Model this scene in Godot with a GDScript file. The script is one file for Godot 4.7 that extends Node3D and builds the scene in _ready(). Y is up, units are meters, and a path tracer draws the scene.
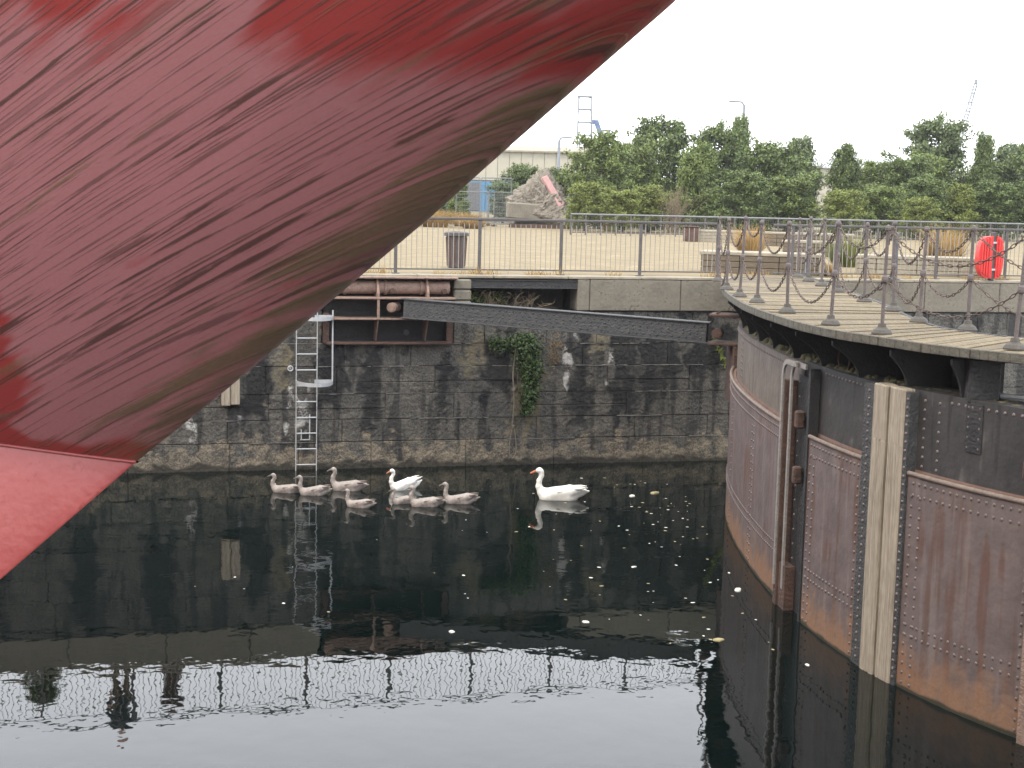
extends Node3D

# ------------------------------------------------------------------ mesh buffer
class MB:
	var v := PackedVector3Array()
	var n := PackedVector3Array()
	var t := PackedVector2Array()
	var c := PackedColorArray()
	var col := Color(1, 1, 1)

	func tri(a: Vector3, b: Vector3, d: Vector3, na: Vector3, nb: Vector3, nd: Vector3, ua := Vector2.ZERO, ub := Vector2.ZERO, ud := Vector2.ZERO) -> void:
		if (b - a).cross(d - a).dot(na + nb + nd) > 0.0:
			var q := b; b = d; d = q
			q = nb; nb = nd; nd = q
			var w := ub; ub = ud; ud = w
		v.append(a); v.append(b); v.append(d)
		n.append(na); n.append(nb); n.append(nd)
		t.append(ua); t.append(ub); t.append(ud)
		c.append(col); c.append(col); c.append(col)

	func flat(a: Vector3, b: Vector3, d: Vector3, out: Vector3) -> void:
		var m := (b - a).cross(d - a).normalized()
		if m.dot(out) < 0.0: m = -m
		tri(a, b, d, m, m, m)

	func quad(a: Vector3, b: Vector3, d: Vector3, e: Vector3, m: Vector3, ua := Vector2.ZERO, ub := Vector2(1, 0), ud := Vector2(1, 1), ue := Vector2(0, 1)) -> void:
		tri(a, b, d, m, m, m, ua, ub, ud)
		tri(a, d, e, m, m, m, ua, ud, ue)

	func quadf(a: Vector3, b: Vector3, d: Vector3, e: Vector3, out: Vector3) -> void:
		var m := (d - a).cross(e - b).normalized()
		if m.dot(out) < 0.0: m = -m
		quad(a, b, d, e, m)

	# box with chamfered edges, x = its transform (axes need not be orthogonal)
	func box(ctr: Vector3, size: Vector3, bev := 0.0, bs := Basis()) -> void:
		var h := size * 0.5
		if bev <= 0.0:
			for ax in 3:
				for s in [-1.0, 1.0]:
					var m := Vector3.ZERO; m[ax] = s
					var i := (ax + 1) % 3
					var j := (ax + 2) % 3
					var p := []
					for k in [[-1, -1], [1, -1], [1, 1], [-1, 1]]:
						var q := Vector3.ZERO
						q[ax] = h[ax] * s; q[i] = h[i] * k[0]; q[j] = h[j] * k[1]
						p.append(ctr + bs * q)
					quad(p[0], p[1], p[2], p[3], (bs * m).normalized())
			return
		var g := h - Vector3.ONE * bev
		for ax in 3:
			var i := (ax + 1) % 3
			var j := (ax + 2) % 3
			for s in [-1.0, 1.0]:
				var m := Vector3.ZERO; m[ax] = s
				var p := []
				for k in [[-1, -1], [1, -1], [1, 1], [-1, 1]]:
					var q := Vector3.ZERO
					q[ax] = h[ax] * s; q[i] = g[i] * k[0]; q[j] = g[j] * k[1]
					p.append(ctr + bs * q)
				quad(p[0], p[1], p[2], p[3], (bs * m).normalized())
			for s in [-1.0, 1.0]:
				for r in [-1.0, 1.0]:
					var q1 := Vector3.ZERO; var q2 := Vector3.ZERO; var q3 := Vector3.ZERO; var q4 := Vector3.ZERO
					q1[i] = h[i] * s; q1[j] = g[j] * r; q1[ax] = g[ax]
					q2 = q1; q2[ax] = -g[ax]
					q3[i] = g[i] * s; q3[j] = h[j] * r; q3[ax] = -g[ax]
					q4 = q3; q4[ax] = g[ax]
					var m := Vector3.ZERO; m[i] = s; m[j] = r
					quad(ctr + bs * q1, ctr + bs * q2, ctr + bs * q3, ctr + bs * q4, (bs * m).normalized())
		for sx in [-1.0, 1.0]:
			for sy in [-1.0, 1.0]:
				for sz in [-1.0, 1.0]:
					var s := Vector3(sx, sy, sz)
					flat(ctr + bs * (Vector3(h.x, g.y, g.z) * s), ctr + bs * (Vector3(g.x, h.y, g.z) * s), ctr + bs * (Vector3(g.x, g.y, h.z) * s), bs * s)

	# bar between two points with a rectangular section
	func bar(a: Vector3, b: Vector3, w: float, h: float, side := Vector3.ZERO, bev := 0.0) -> void:
		var z := (b - a).normalized()
		var up := side if side != Vector3.ZERO else (Vector3.UP if absf(z.y) < 0.9 else Vector3.RIGHT)
		var x := up.cross(z).normalized()
		var y := z.cross(x).normalized()
		box((a + b) * 0.5, Vector3(w, h, a.distance_to(b)), bev, Basis(x, y, z))

	func tube(path: Array, rad, sides := 8, caps := true) -> void:
		var rings := []
		var nrm := []
		var prev := Vector3.ZERO
		for i in path.size():
			var p: Vector3 = path[i]
			var a: Vector3 = path[maxi(i - 1, 0)]
			var b: Vector3 = path[mini(i + 1, path.size() - 1)]
			var z := (b - a).normalized()
			var x: Vector3
			if prev == Vector3.ZERO:
				x = (Vector3.UP if absf(z.y) < 0.9 else Vector3.RIGHT).cross(z).normalized()
			else:
				x = (prev - z * prev.dot(z)).normalized()
			prev = x
			var y := z.cross(x)
			var r: float = rad[i] if rad is Array else rad
			var ring := []
			var rn := []
			for k in sides:
				var an := TAU * k / sides
				var m := x * cos(an) + y * sin(an)
				ring.append(p + m * r); rn.append(m)
			rings.append(ring); nrm.append(rn)
		for i in path.size() - 1:
			for k in sides:
				var k2 := (k + 1) % sides
				tri(rings[i][k], rings[i][k2], rings[i + 1][k2], nrm[i][k], nrm[i][k2], nrm[i + 1][k2], Vector2(float(k) / sides, i), Vector2(float(k + 1) / sides, i), Vector2(float(k + 1) / sides, i + 1))
				tri(rings[i][k], rings[i + 1][k2], rings[i + 1][k], nrm[i][k], nrm[i + 1][k2], nrm[i + 1][k], Vector2(float(k) / sides, i), Vector2(float(k + 1) / sides, i + 1), Vector2(float(k) / sides, i + 1))
		if caps:
			for e in [0, path.size() - 1]:
				var o: Vector3 = path[e]
				var z: Vector3 = (path[0] - path[1]) if e == 0 else (path[e] - path[e - 1])
				z = z.normalized()
				for k in sides:
					tri(o, rings[e][k], rings[e][(k + 1) % sides], z, z, z)

	# profile of (radius, height) turned about an axis
	func lathe(prof: Array, sides := 16, at := Vector3.ZERO, bs := Basis()) -> void:
		for i in prof.size() - 1:
			var a: Vector2 = prof[i]
			var b: Vector2 = prof[i + 1]
			var dn := Vector2(b.y - a.y, -(b.x - a.x)).normalized()
			for k in sides:
				var a0 := TAU * k / sides
				var a1 := TAU * (k + 1) / sides
				var e0 := Vector3(cos(a0), 0, sin(a0))
				var e1 := Vector3(cos(a1), 0, sin(a1))
				var n0 := bs * (e0 * dn.x + Vector3.UP * dn.y)
				var n1 := bs * (e1 * dn.x + Vector3.UP * dn.y)
				var p00 := at + bs * (e0 * a.x + Vector3.UP * a.y)
				var p10 := at + bs * (e1 * a.x + Vector3.UP * a.y)
				var p01 := at + bs * (e0 * b.x + Vector3.UP * b.y)
				var p11 := at + bs * (e1 * b.x + Vector3.UP * b.y)
				if a.x > 1e-5: tri(p00, p10, p11, n0, n1, n1)
				if b.x > 1e-5: tri(p00, p11, p01, n0, n1, n0)

	# polygon in the x-y plane of tf, thickness along its z
	func prism(poly: PackedVector2Array, tf: Transform3D, depth: float) -> void:
		var ix := Geometry2D.triangulate_polygon(poly)
		var z := tf.basis.z.normalized()
		for k in range(0, ix.size(), 3):
			for s in [0.0, 1.0]:
				var a := tf * Vector3(poly[ix[k]].x, poly[ix[k]].y, depth * s)
				var b := tf * Vector3(poly[ix[k + 1]].x, poly[ix[k + 1]].y, depth * s)
				var d := tf * Vector3(poly[ix[k + 2]].x, poly[ix[k + 2]].y, depth * s)
				var m := z * (1.0 if s > 0.5 else -1.0)
				tri(a, b, d, m, m, m, poly[ix[k]], poly[ix[k + 1]], poly[ix[k + 2]])
		var ctr := Vector2.ZERO
		for p in poly: ctr += p / poly.size()
		var cw := Geometry2D.is_polygon_clockwise(poly)
		for i in poly.size():
			var p := poly[i]
			var q := poly[(i + 1) % poly.size()]
			var o := Vector2(q.y - p.y, -(q.x - p.x)).normalized() * (1.0 if not cw else -1.0)
			var m := (tf.basis * Vector3(o.x, o.y, 0)).normalized()
			quad(tf * Vector3(p.x, p.y, 0), tf * Vector3(q.x, q.y, 0), tf * Vector3(q.x, q.y, depth), tf * Vector3(p.x, p.y, depth), m)

	func dome(at: Vector3, axis: Vector3, r: float, h: float) -> void:
		var x := (Vector3.UP if absf(axis.y) < 0.9 else Vector3.RIGHT).cross(axis).normalized()
		lathe([Vector2(r, 0), Vector2(r * 0.75, h * 0.7), Vector2(0, h)], 6, at, Basis(x, axis, x.cross(axis)))

	func mesh(base := Vector3.ZERO) -> ArrayMesh:
		var a := []
		a.resize(Mesh.ARRAY_MAX)
		if base != Vector3.ZERO:
			for i in v.size(): v[i] -= base
		a[Mesh.ARRAY_VERTEX] = v; a[Mesh.ARRAY_NORMAL] = n; a[Mesh.ARRAY_TEX_UV] = t; a[Mesh.ARRAY_COLOR] = c
		var m := ArrayMesh.new()
		m.add_surface_from_arrays(Mesh.PRIMITIVE_TRIANGLES, a)
		return m

# ------------------------------------------------------------------ objects
var taken := {}
func numbered(s: String) -> String:
	taken[s] = taken.get(s, -1) + 1
	return s if taken[s] == 0 else "%s_%03d" % [s, taken[s]]

func thing(called: String, label: String, category: String, tf := Transform3D(), group := "") -> Node3D:
	var o := Node3D.new()
	o.name = numbered(called)
	add_child(o)
	o.transform = tf
	o.set_meta("label", label); o.set_meta("category", category)
	if group != "": o.set_meta("group", group)
	return o

func at(p: Vector3) -> Transform3D: return Transform3D(Basis(), p)

func inst(called: String, m: Mesh, mat: Material, parent: Node, tf := Transform3D()) -> MeshInstance3D:
	var o := MeshInstance3D.new()
	o.name = numbered(called) if parent == self else called
	o.mesh = m
	o.material_override = mat
	o.transform = tf
	parent.add_child(o, true)
	return o

# a part whose buffer holds world coordinates; base = where its thing stands
func part(called: String, mb: MB, mat: Material, parent: Node, base := Vector3.ZERO) -> MeshInstance3D:
	return inst(called, mb.mesh(base), mat, parent)

func stuff(o: Node) -> Node:
	o.set_meta("kind", "stuff")
	return o

func struct(called: String, mb: MB, mat: Material) -> MeshInstance3D:
	var o := inst(called, mb.mesh(), mat, self)
	o.set_meta("kind", "structure")
	return o

func tag(o: Node, label: String, category: String, group := "") -> Node:
	o.set_meta("label", label); o.set_meta("category", category)
	if group != "": o.set_meta("group", group)
	return o

# ------------------------------------------------------------------ textures and materials
func L(r: float, g: float, b: float) -> Color: return Color(r, g, b).linear_to_srgb()

# noise bytes, optionally stretched: sx, sy > 1 make the pattern longer that way
func nz(w: int, h: int, freq: float, sd: int, oct := 4, sx := 1.0, sy := 1.0) -> PackedByteArray:
	var f := FastNoiseLite.new()
	f.noise_type = FastNoiseLite.TYPE_SIMPLEX_SMOOTH
	f.seed = sd; f.frequency = freq; f.fractal_octaves = oct
	var im := f.get_image(maxi(int(w / sx), 2), maxi(int(h / sy), 2))
	if sx != 1.0 or sy != 1.0: im.resize(w, h, Image.INTERPOLATE_CUBIC)
	im.convert(Image.FORMAT_L8)
	return im.get_data()

func sm(a: float, b: float, x: float) -> float: return smoothstep(a, b, x)

func tex_of(w: int, h: int, d: PackedByteArray) -> ImageTexture:
	var im := Image.create_from_data(w, h, false, Image.FORMAT_RGB8, d)
	im.generate_mipmaps()
	return ImageTexture.create_from_image(im)

func put(d: PackedByteArray, i: int, c: Vector3) -> void:
	d[i * 3] = int(clampf(pow(c.x, 0.4545), 0, 1) * 255)
	d[i * 3 + 1] = int(clampf(pow(c.y, 0.4545), 0, 1) * 255)
	d[i * 3 + 2] = int(clampf(pow(c.z, 0.4545), 0, 1) * 255)

func seamless(size: int, freq: float, sd: int, oct := 5) -> Image:
	var f := FastNoiseLite.new()
	f.noise_type = FastNoiseLite.TYPE_SIMPLEX_SMOOTH
	f.seed = sd; f.frequency = freq; f.fractal_octaves = oct
	var im := f.get_seamless_image(size, size)
	im.convert(Image.FORMAT_L8)
	return im

# mottled stuff: linear colours c1..c2 by a coarse and a fine noise, world triplanar, metres across one tile
func grain(c1: Vector3, c2: Vector3, tile: float, rough: float, bump := 3.0, sd := 1, metal := 0.0, freq := 0.012, c3 := Vector3(-1, 0, 0), world := true) -> StandardMaterial3D:
	var S := 256
	var a := seamless(S, freq, sd).get_data()
	var b := seamless(S, freq * 6.0, sd + 50).get_data()
	var d := PackedByteArray()
	d.resize(S * S * 3)
	for i in S * S:
		var k := clampf(a[i] / 255.0 * 0.7 + b[i] / 255.0 * 0.5 - 0.1, 0.0, 1.0)
		var q := c1.lerp(c2, k)
		if c3.x >= 0.0: q = q.lerp(c3, sm(0.62, 0.8, a[(i * 7 + 333) % (S * S)] / 255.0 * 0.3 + b[i] / 255.0 * 0.3 + a[i] / 255.0 * 0.4))
		put(d, i, q)
	var m := StandardMaterial3D.new()
	m.albedo_texture = tex_of(S, S, d)
	m.roughness = rough; m.metallic = metal
	m.uv1_triplanar = true; m.uv1_world_triplanar = world
	m.uv1_scale = Vector3.ONE / tile
	if bump > 0.0:
		var nm := seamless(S, freq * 4.0, sd + 9)
		nm.convert(Image.FORMAT_RGB8)
		nm.bump_map_to_normal_map(bump)
		m.normal_enabled = true
		m.normal_texture = ImageTexture.create_from_image(nm)
	return m

func plain(c: Color, rough: float, metal := 0.0) -> StandardMaterial3D:
	var m := StandardMaterial3D.new()
	m.albedo_color = c; m.roughness = rough; m.metallic = metal
	return m

var M := {}

func make_materials() -> void:
	M.gravel = grain(Vector3(0.125, 0.093, 0.042), Vector3(0.215, 0.165, 0.082), 7.0, 0.95, 2.0, 3, 0.0, 0.016, Vector3(0.25, 0.2, 0.12))
	M.quay = grain(Vector3(0.16, 0.14, 0.11), Vector3(0.26, 0.23, 0.18), 4.0, 0.95, 2.0, 4)
	M.dry = grain(Vector3(0.09, 0.08, 0.035), Vector3(0.19, 0.15, 0.07), 9.0, 1.0, 2.0, 5)
	M.concrete = grain(Vector3(0.10, 0.09, 0.07), Vector3(0.21, 0.185, 0.145), 2.2, 0.95, 1.0, 6, 0.0, 0.014, Vector3(0.05, 0.047, 0.035))
	M.pale_concrete = grain(Vector3(0.19, 0.165, 0.125), Vector3(0.30, 0.265, 0.20), 2.5, 0.95, 2.0, 7)
	M.black_steel = grain(Vector3(0.007, 0.007, 0.008), Vector3(0.024, 0.023, 0.023), 1.2, 0.65, 2.0, 8, 0.0, 0.018, Vector3(0.045, 0.028, 0.02))
	M.grey_steel = grain(Vector3(0.055, 0.055, 0.06), Vector3(0.12, 0.12, 0.125), 1.2, 0.55, 1.0, 9, 0.3)
	M.rust_pink = grain(Vector3(0.09, 0.052, 0.038), Vector3(0.36, 0.25, 0.195), 0.7, 0.9, 4.0, 10, 0.0, 0.018, Vector3(0.06, 0.03, 0.022))
	M.rust_dark = grain(Vector3(0.035, 0.022, 0.018), Vector3(0.11, 0.055, 0.038), 1.0, 0.85, 3.0, 11)
	M.stanchion = grain(Vector3(0.055, 0.045, 0.045), Vector3(0.14, 0.115, 0.11), 0.5, 0.7, 2.0, 12, 0.0, 0.012, Vector3(0.10, 0.05, 0.03))
	M.chain = grain(Vector3(0.05, 0.038, 0.033), Vector3(0.13, 0.09, 0.07), 0.5, 0.75, 1.0, 13)
	M.galv = grain(Vector3(0.34, 0.35, 0.36), Vector3(0.5, 0.51, 0.52), 0.8, 0.5, 1.0, 14, 0.2)
	M.rail = grain(Vector3(0.058, 0.052, 0.049), Vector3(0.11, 0.10, 0.096), 1.0, 0.5, 1.0, 15, 0.2)
	M.bars = grain(Vector3(0.19, 0.175, 0.15), Vector3(0.29, 0.27, 0.24), 1.0, 0.6, 0.0, 16)
	M.timber = wood(Vector3(0.15, 0.12, 0.088), Vector3(0.42, 0.365, 0.285), 21)
	M.deck = []
	for k in 4:
		M.deck.append(wood(Vector3(0.07, 0.052, 0.026) * (0.8 + 0.14 * k), Vector3(0.185, 0.14, 0.072) * (0.8 + 0.13 * k), 30 + k, Vector3(1.4, 1.4, 0.35)))
	M.lichen = grain(Vector3(0.028, 0.026, 0.023), Vector3(0.15, 0.137, 0.105), 0.6, 0.95, 3.0, 17, 0.0, 0.02)
	M.moss = grain(Vector3(0.05, 0.045, 0.02), Vector3(0.14, 0.125, 0.06), 0.8, 1.0, 4.0, 18, 0.0, 0.02)
	M.mortar = grain(Vector3(0.03, 0.028, 0.025), Vector3(0.11, 0.105, 0.095), 3.0, 1.0, 2.0, 19, 0.0, 0.012, Vector3(0.34, 0.33, 0.31))
	M.strut = grain(Vector3(0.022, 0.023, 0.025), Vector3(0.06, 0.06, 0.06), 1.0, 0.75, 3.0, 20, 0.0, 0.02, Vector3(0.095, 0.085, 0.07))
	M.rock = grain(Vector3(0.08, 0.07, 0.055), Vector3(0.26, 0.225, 0.18), 2.0, 1.0, 8.0, 22, 0.0, 0.02)
	M.pink = grain(Vector3(0.30, 0.16, 0.15), Vector3(0.42, 0.26, 0.245), 1.0, 0.9, 2.0, 23)
	M.brick = grain(Vector3(0.085, 0.066, 0.047), Vector3(0.15, 0.118, 0.083), 0.8, 0.95, 3.0, 24)
	M.red = grain(Vector3(0.50, 0.02, 0.018), Vector3(0.60, 0.035, 0.03), 0.8, 0.4, 0.5, 25)
	M.bin = grain(Vector3(0.045, 0.04, 0.04), Vector3(0.075, 0.065, 0.065), 0.8, 0.6, 1.0, 26)
	M.rope = grain(Vector3(0.10, 0.085, 0.065), Vector3(0.2, 0.175, 0.14), 0.2, 0.95, 3.0, 27)
	M.cream = grain(Vector3(0.30, 0.28, 0.22), Vector3(0.36, 0.335, 0.27), 14.0, 0.8, 0.0, 28)
	M.blue = grain(Vector3(0.03, 0.13, 0.25), Vector3(0.045, 0.17, 0.30), 10.0, 0.6, 0.0, 29)
	M.far_steel = plain(L(0.19, 0.21, 0.24), 0.7)
	M.crane_blue = plain(L(0.10, 0.14, 0.26), 0.7)
	M.glass = plain(L(0.02, 0.025, 0.03), 0.1)
	M.bark = grain(Vector3(0.05, 0.04, 0.03), Vector3(0.12, 0.1, 0.08), 0.6, 1.0, 4.0, 41)
	M.swan = grain(Vector3(0.66, 0.64, 0.58), Vector3(0.80, 0.79, 0.75), 0.25, 0.8, 2.0, 42, 0.0, 0.014, Vector3(-1, 0, 0), false)
	M.cygnet = grain(Vector3(0.13, 0.108, 0.094), Vector3(0.42, 0.37, 0.335), 0.42, 0.85, 3.0, 43, 0.0, 0.016, Vector3(-1, 0, 0), false)
	M.cygnet_wing = grain(Vector3(0.06, 0.046, 0.038), Vector3(0.22, 0.17, 0.14), 0.12, 0.85, 3.0, 55, 0.0, 0.016, Vector3(-1, 0, 0), false)
	M.bill = plain(L(0.42, 0.13, 0.05), 0.5)
	M.cygnet_bill = plain(L(0.12, 0.10, 0.10), 0.5)
	M.black = plain(L(0.012, 0.012, 0.012), 0.5)
	M.float_white = plain(L(0.62, 0.6, 0.54), 0.7)
	M.float_leaf = plain(L(0.32, 0.27, 0.14), 0.8)
	M.jacket = grain(Vector3(0.012, 0.013, 0.016), Vector3(0.025, 0.026, 0.03), 0.3, 0.9, 2.0, 44)
	M.trousers = grain(Vector3(0.10, 0.065, 0.035), Vector3(0.14, 0.09, 0.05), 0.3, 0.95, 2.0, 45)
	M.skin = plain(L(0.42, 0.25, 0.19), 0.6)
	M.leaf = []
	for q in [[0.105, 0.142, 0.042], [0.135, 0.175, 0.048], [0.175, 0.205, 0.048], [0.115, 0.148, 0.062], [0.040, 0.074, 0.018]]:
		var m := StandardMaterial3D.new()
		m.vertex_color_use_as_albedo = true
		m.albedo_color = L(q[0], q[1], q[2])
		m.roughness = 0.7
		m.backlight_enabled = true
		m.backlight = L(q[0] * 0.7, q[1] * 0.8, q[2] * 0.4)
		M.leaf.append(m)
	M.straw = plain(L(0.36, 0.24, 0.10), 0.9)
	M.straw.vertex_color_use_as_albedo = true
	M.reed = plain(L(0.15, 0.17, 0.05), 0.9)
	M.reed.vertex_color_use_as_albedo = true
	M.twig = plain(L(0.17, 0.13, 0.085), 0.95)
	M.mid_steel = grain(Vector3(0.13, 0.135, 0.14), Vector3(0.2, 0.205, 0.21), 1.0, 0.6, 0.0, 52, 0.1)
	M.foot = grain(Vector3(0.03, 0.027, 0.024), Vector3(0.105, 0.094, 0.08), 0.3, 0.9, 3.0, 53)
	M.lime = grain(Vector3(0.05, 0.048, 0.043), Vector3(0.25, 0.24, 0.22), 0.7, 1.0, 3.0, 54)
	M.dry_leaf = plain(L(0.17, 0.11, 0.05), 0.9)
	M.dry_leaf.vertex_color_use_as_albedo = true
	M.rim = grain(Vector3(0.09, 0.065, 0.052), Vector3(0.25, 0.195, 0.16), 0.5, 0.8, 2.0, 49)
	M.gate_rivet = grain(Vector3(0.085, 0.066, 0.062), Vector3(0.19, 0.15, 0.14), 0.7, 0.6, 1.0, 46)
	M.galv_rust = grain(Vector3(0.14, 0.125, 0.115), Vector3(0.34, 0.32, 0.30), 0.9, 0.55, 2.0, 47, 0.1, 0.014, Vector3(0.16, 0.08, 0.05))
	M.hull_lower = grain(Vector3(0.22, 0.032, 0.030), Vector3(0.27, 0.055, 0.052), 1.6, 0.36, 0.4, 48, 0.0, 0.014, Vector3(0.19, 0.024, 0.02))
	M.water = water_material()

func wood(c1: Vector3, c2: Vector3, sd: int, sc := Vector3(1.2, 0.35, 1.2)) -> StandardMaterial3D:
	var S := 256
	var a := nz(S, S, 0.05, sd, 4, 1.0, 1.0)
	var g := nz(S, S, 0.09, sd + 1, 4, 1.0, 12.0)
	var d := PackedByteArray()
	d.resize(S * S * 3)
	for i in S * S:
		var k := clampf(g[i] / 255.0 * 0.75 + a[i] / 255.0 * 0.4 - 0.1, 0, 1)
		put(d, i, c1.lerp(c2, k))
	var m := StandardMaterial3D.new()
	m.albedo_texture = tex_of(S, S, d)
	m.roughness = 0.9
	m.uv1_triplanar = true; m.uv1_world_triplanar = true
	m.uv1_scale = sc
	var im := Image.create_from_data(S, S, false, Image.FORMAT_L8, g)
	im.convert(Image.FORMAT_RGB8)
	im.bump_map_to_normal_map(4.0)
	m.normal_enabled = true
	m.normal_texture = ImageTexture.create_from_image(im)
	return m

func water_material() -> StandardMaterial3D:
	var m := StandardMaterial3D.new()
	m.albedo_color = L(0.0016, 0.0042, 0.0036)
	m.roughness = 0.015
	m.metallic_specular = 0.38
	m.uv1_triplanar = true; m.uv1_world_triplanar = true
	m.uv1_scale = Vector3.ONE / 9.0
	var S := 1024
	var a := seamless(S, 0.011, 71, 4)
	a.convert(Image.FORMAT_RGB8)
	a.bump_map_to_normal_map(14.0)
	m.normal_enabled = true
	m.normal_texture = ImageTexture.create_from_image(a)
	m.normal_scale = 0.017
	return m

# stains of the dock wall and one hole painted dark: along = metres along the wall (-2 .. 16), up = metres above water (-0.5 .. 4.1)
func wall_material() -> StandardMaterial3D:
	var W := 1800
	var H := 460
	var fine := nz(W, H, 0.22, 101, 3)
	var mid := nz(W, H, 0.028, 102, 5)
	var run := nz(W, H, 0.03, 103, 4, 1.0, 9.0)
	var big := nz(W, H, 0.007, 104, 3)
	var warp := nz(W, H, 0.02, 105, 3)
	var dark := [[3.55, 4.15, 1.45, 2.65], [4.35, 4.85, 0.8, 2.4], [7.0, 7.65, 1.5, 2.7], [2.05, 2.6, 0.95, 2.75], [8.9, 9.4, 0.75, 3.05], [9.85, 10.45, 0.95, 3.0], [10.5, 11.0, 1.3, 2.95], [11.0, 11.45, 1.7, 3.2], [11.6, 12.6, 1.95, 3.0], [0.1, 0.7, 1.2, 3.2], [13.2, 14.0, 0.6, 3.0], [14.8, 15.3, 1.0, 3.0], [5.13, 5.3, 1.88, 2.26], [6.0, 6.3, 1.1, 2.2], [-1.4, -0.8, 0.8, 3.0]]  # one small entry is a hole in the wall, its inner dark painted
	var lime := [[8.78, 8.94, 1.85, 2.62], [9.72, 9.86, 1.9, 2.12], [2.86, 3.0, 1.05, 1.6], [3.1, 3.32, 0.85, 1.52], [0.9, 1.1, 0.6, 1.2], [1.9, 2.0, 0.98, 1.25]]
	var tan := [[6.55, 6.95, 1.95, 2.6], [8.12, 8.34, 0.75, 1.95], [2.7, 2.95, 1.6, 2.5], [7.75, 8.1, 0.7, 2.0], [10.1, 10.2, 2.1, 2.7], [9.2, 10.3, 2.6, 3.0]]
	var d := PackedByteArray()
	d.resize(W * H * 3)
	for y in H:
		var up := 4.1 - 4.6 * y / H
		for x in W:
			var i := y * W + x
			var along := -2.0 + 18.0 * x / W
			var f := fine[i] / 255.0
			var m := mid[i] / 255.0
			var r := run[i] / 255.0
			var w := (warp[i] / 255.0 - 0.5)
			var k := clampf(m * 0.7 + (f - 0.5) * 1.3 + 0.2, 0, 1)
			var q := Vector3(0.028, 0.027, 0.024).lerp(Vector3(0.115, 0.106, 0.09), k)
			q = q.lerp(Vector3(0.015, 0.0145, 0.014), sm(0.5, 0.72, r) * 0.8)
			q = q.lerp(Vector3(0.11, 0.105, 0.095), sm(0.56, 0.8, big[i] / 255.0) * sm(0.35, 0.75, f) * 0.8)
			var a2 := along + w * 0.5
			var u2 := up + w * 0.9 + (r - 0.5) * 0.6
			for s in tan:
				if a2 > s[0] - 0.1 and a2 < s[1] + 0.1:
					q = q.lerp(Vector3(0.15, 0.125, 0.075), sm(s[0] - 0.1, s[0] + 0.1, a2) * sm(s[1] + 0.1, s[1] - 0.1, a2) * sm(s[2] - 0.1, s[2] + 0.1, u2) * sm(s[3] + 0.05, s[3] - 0.1, u2) * (0.35 + 0.6 * r))
			for s in dark:
				if a2 > s[0] - 0.12 and a2 < s[1] + 0.12:
					q = q.lerp(Vector3(0.007, 0.007, 0.0075), sm(s[0] - 0.1, s[0] + 0.1, a2) * sm(s[1] + 0.1, s[1] - 0.1, a2) * sm(s[2] - 0.3, s[2] + 0.15, u2) * sm(s[3] + 0.1, s[3] - 0.1, u2) * clampf(0.7 + 0.5 * m, 0, 1))
			for s in lime:
				var a3 := along + w * 0.25
				if a3 > s[0] - 0.05 and a3 < s[1] + 0.05:
					q = q.lerp(Vector3(0.36, 0.35, 0.33), sm(s[0] - 0.04, s[0] + 0.05, a3) * sm(s[1] + 0.04, s[1] - 0.05, a3) * sm(s[2] - 0.05, s[2] + 0.1, u2) * sm(s[3] + 0.02, s[3] - 0.03, u2) * sm(0.3, 0.6, f * 0.5 + m * 0.6))
			# crust of dried weed above the waterline
			var e := 0.6 + w * 0.9 + (m - 0.5) * 0.5
			var crust := sm(e, e - 0.3, up) * (0.25 + 0.75 * sm(0.38, 0.62, f * 0.6 + m * 0.4))
			q = q.lerp(Vector3(0.215, 0.178, 0.125), crust * 0.85)
			q = q.lerp(Vector3(0.03, 0.026, 0.018), sm(0.18 + w * 0.2, 0.08 + w * 0.2, up))
			put(d, i, q)
	var m := StandardMaterial3D.new()
	m.albedo_texture = tex_of(W, H, d)
	m.roughness = 0.92
	var im := Image.create_from_data(W, H, false, Image.FORMAT_L8, nz(W, H, 0.09, 106, 4))
	im.convert(Image.FORMAT_RGB8)
	im.bump_map_to_normal_map(2.2)
	m.normal_enabled = true
	m.normal_texture = ImageTexture.create_from_image(im)
	return m

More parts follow.
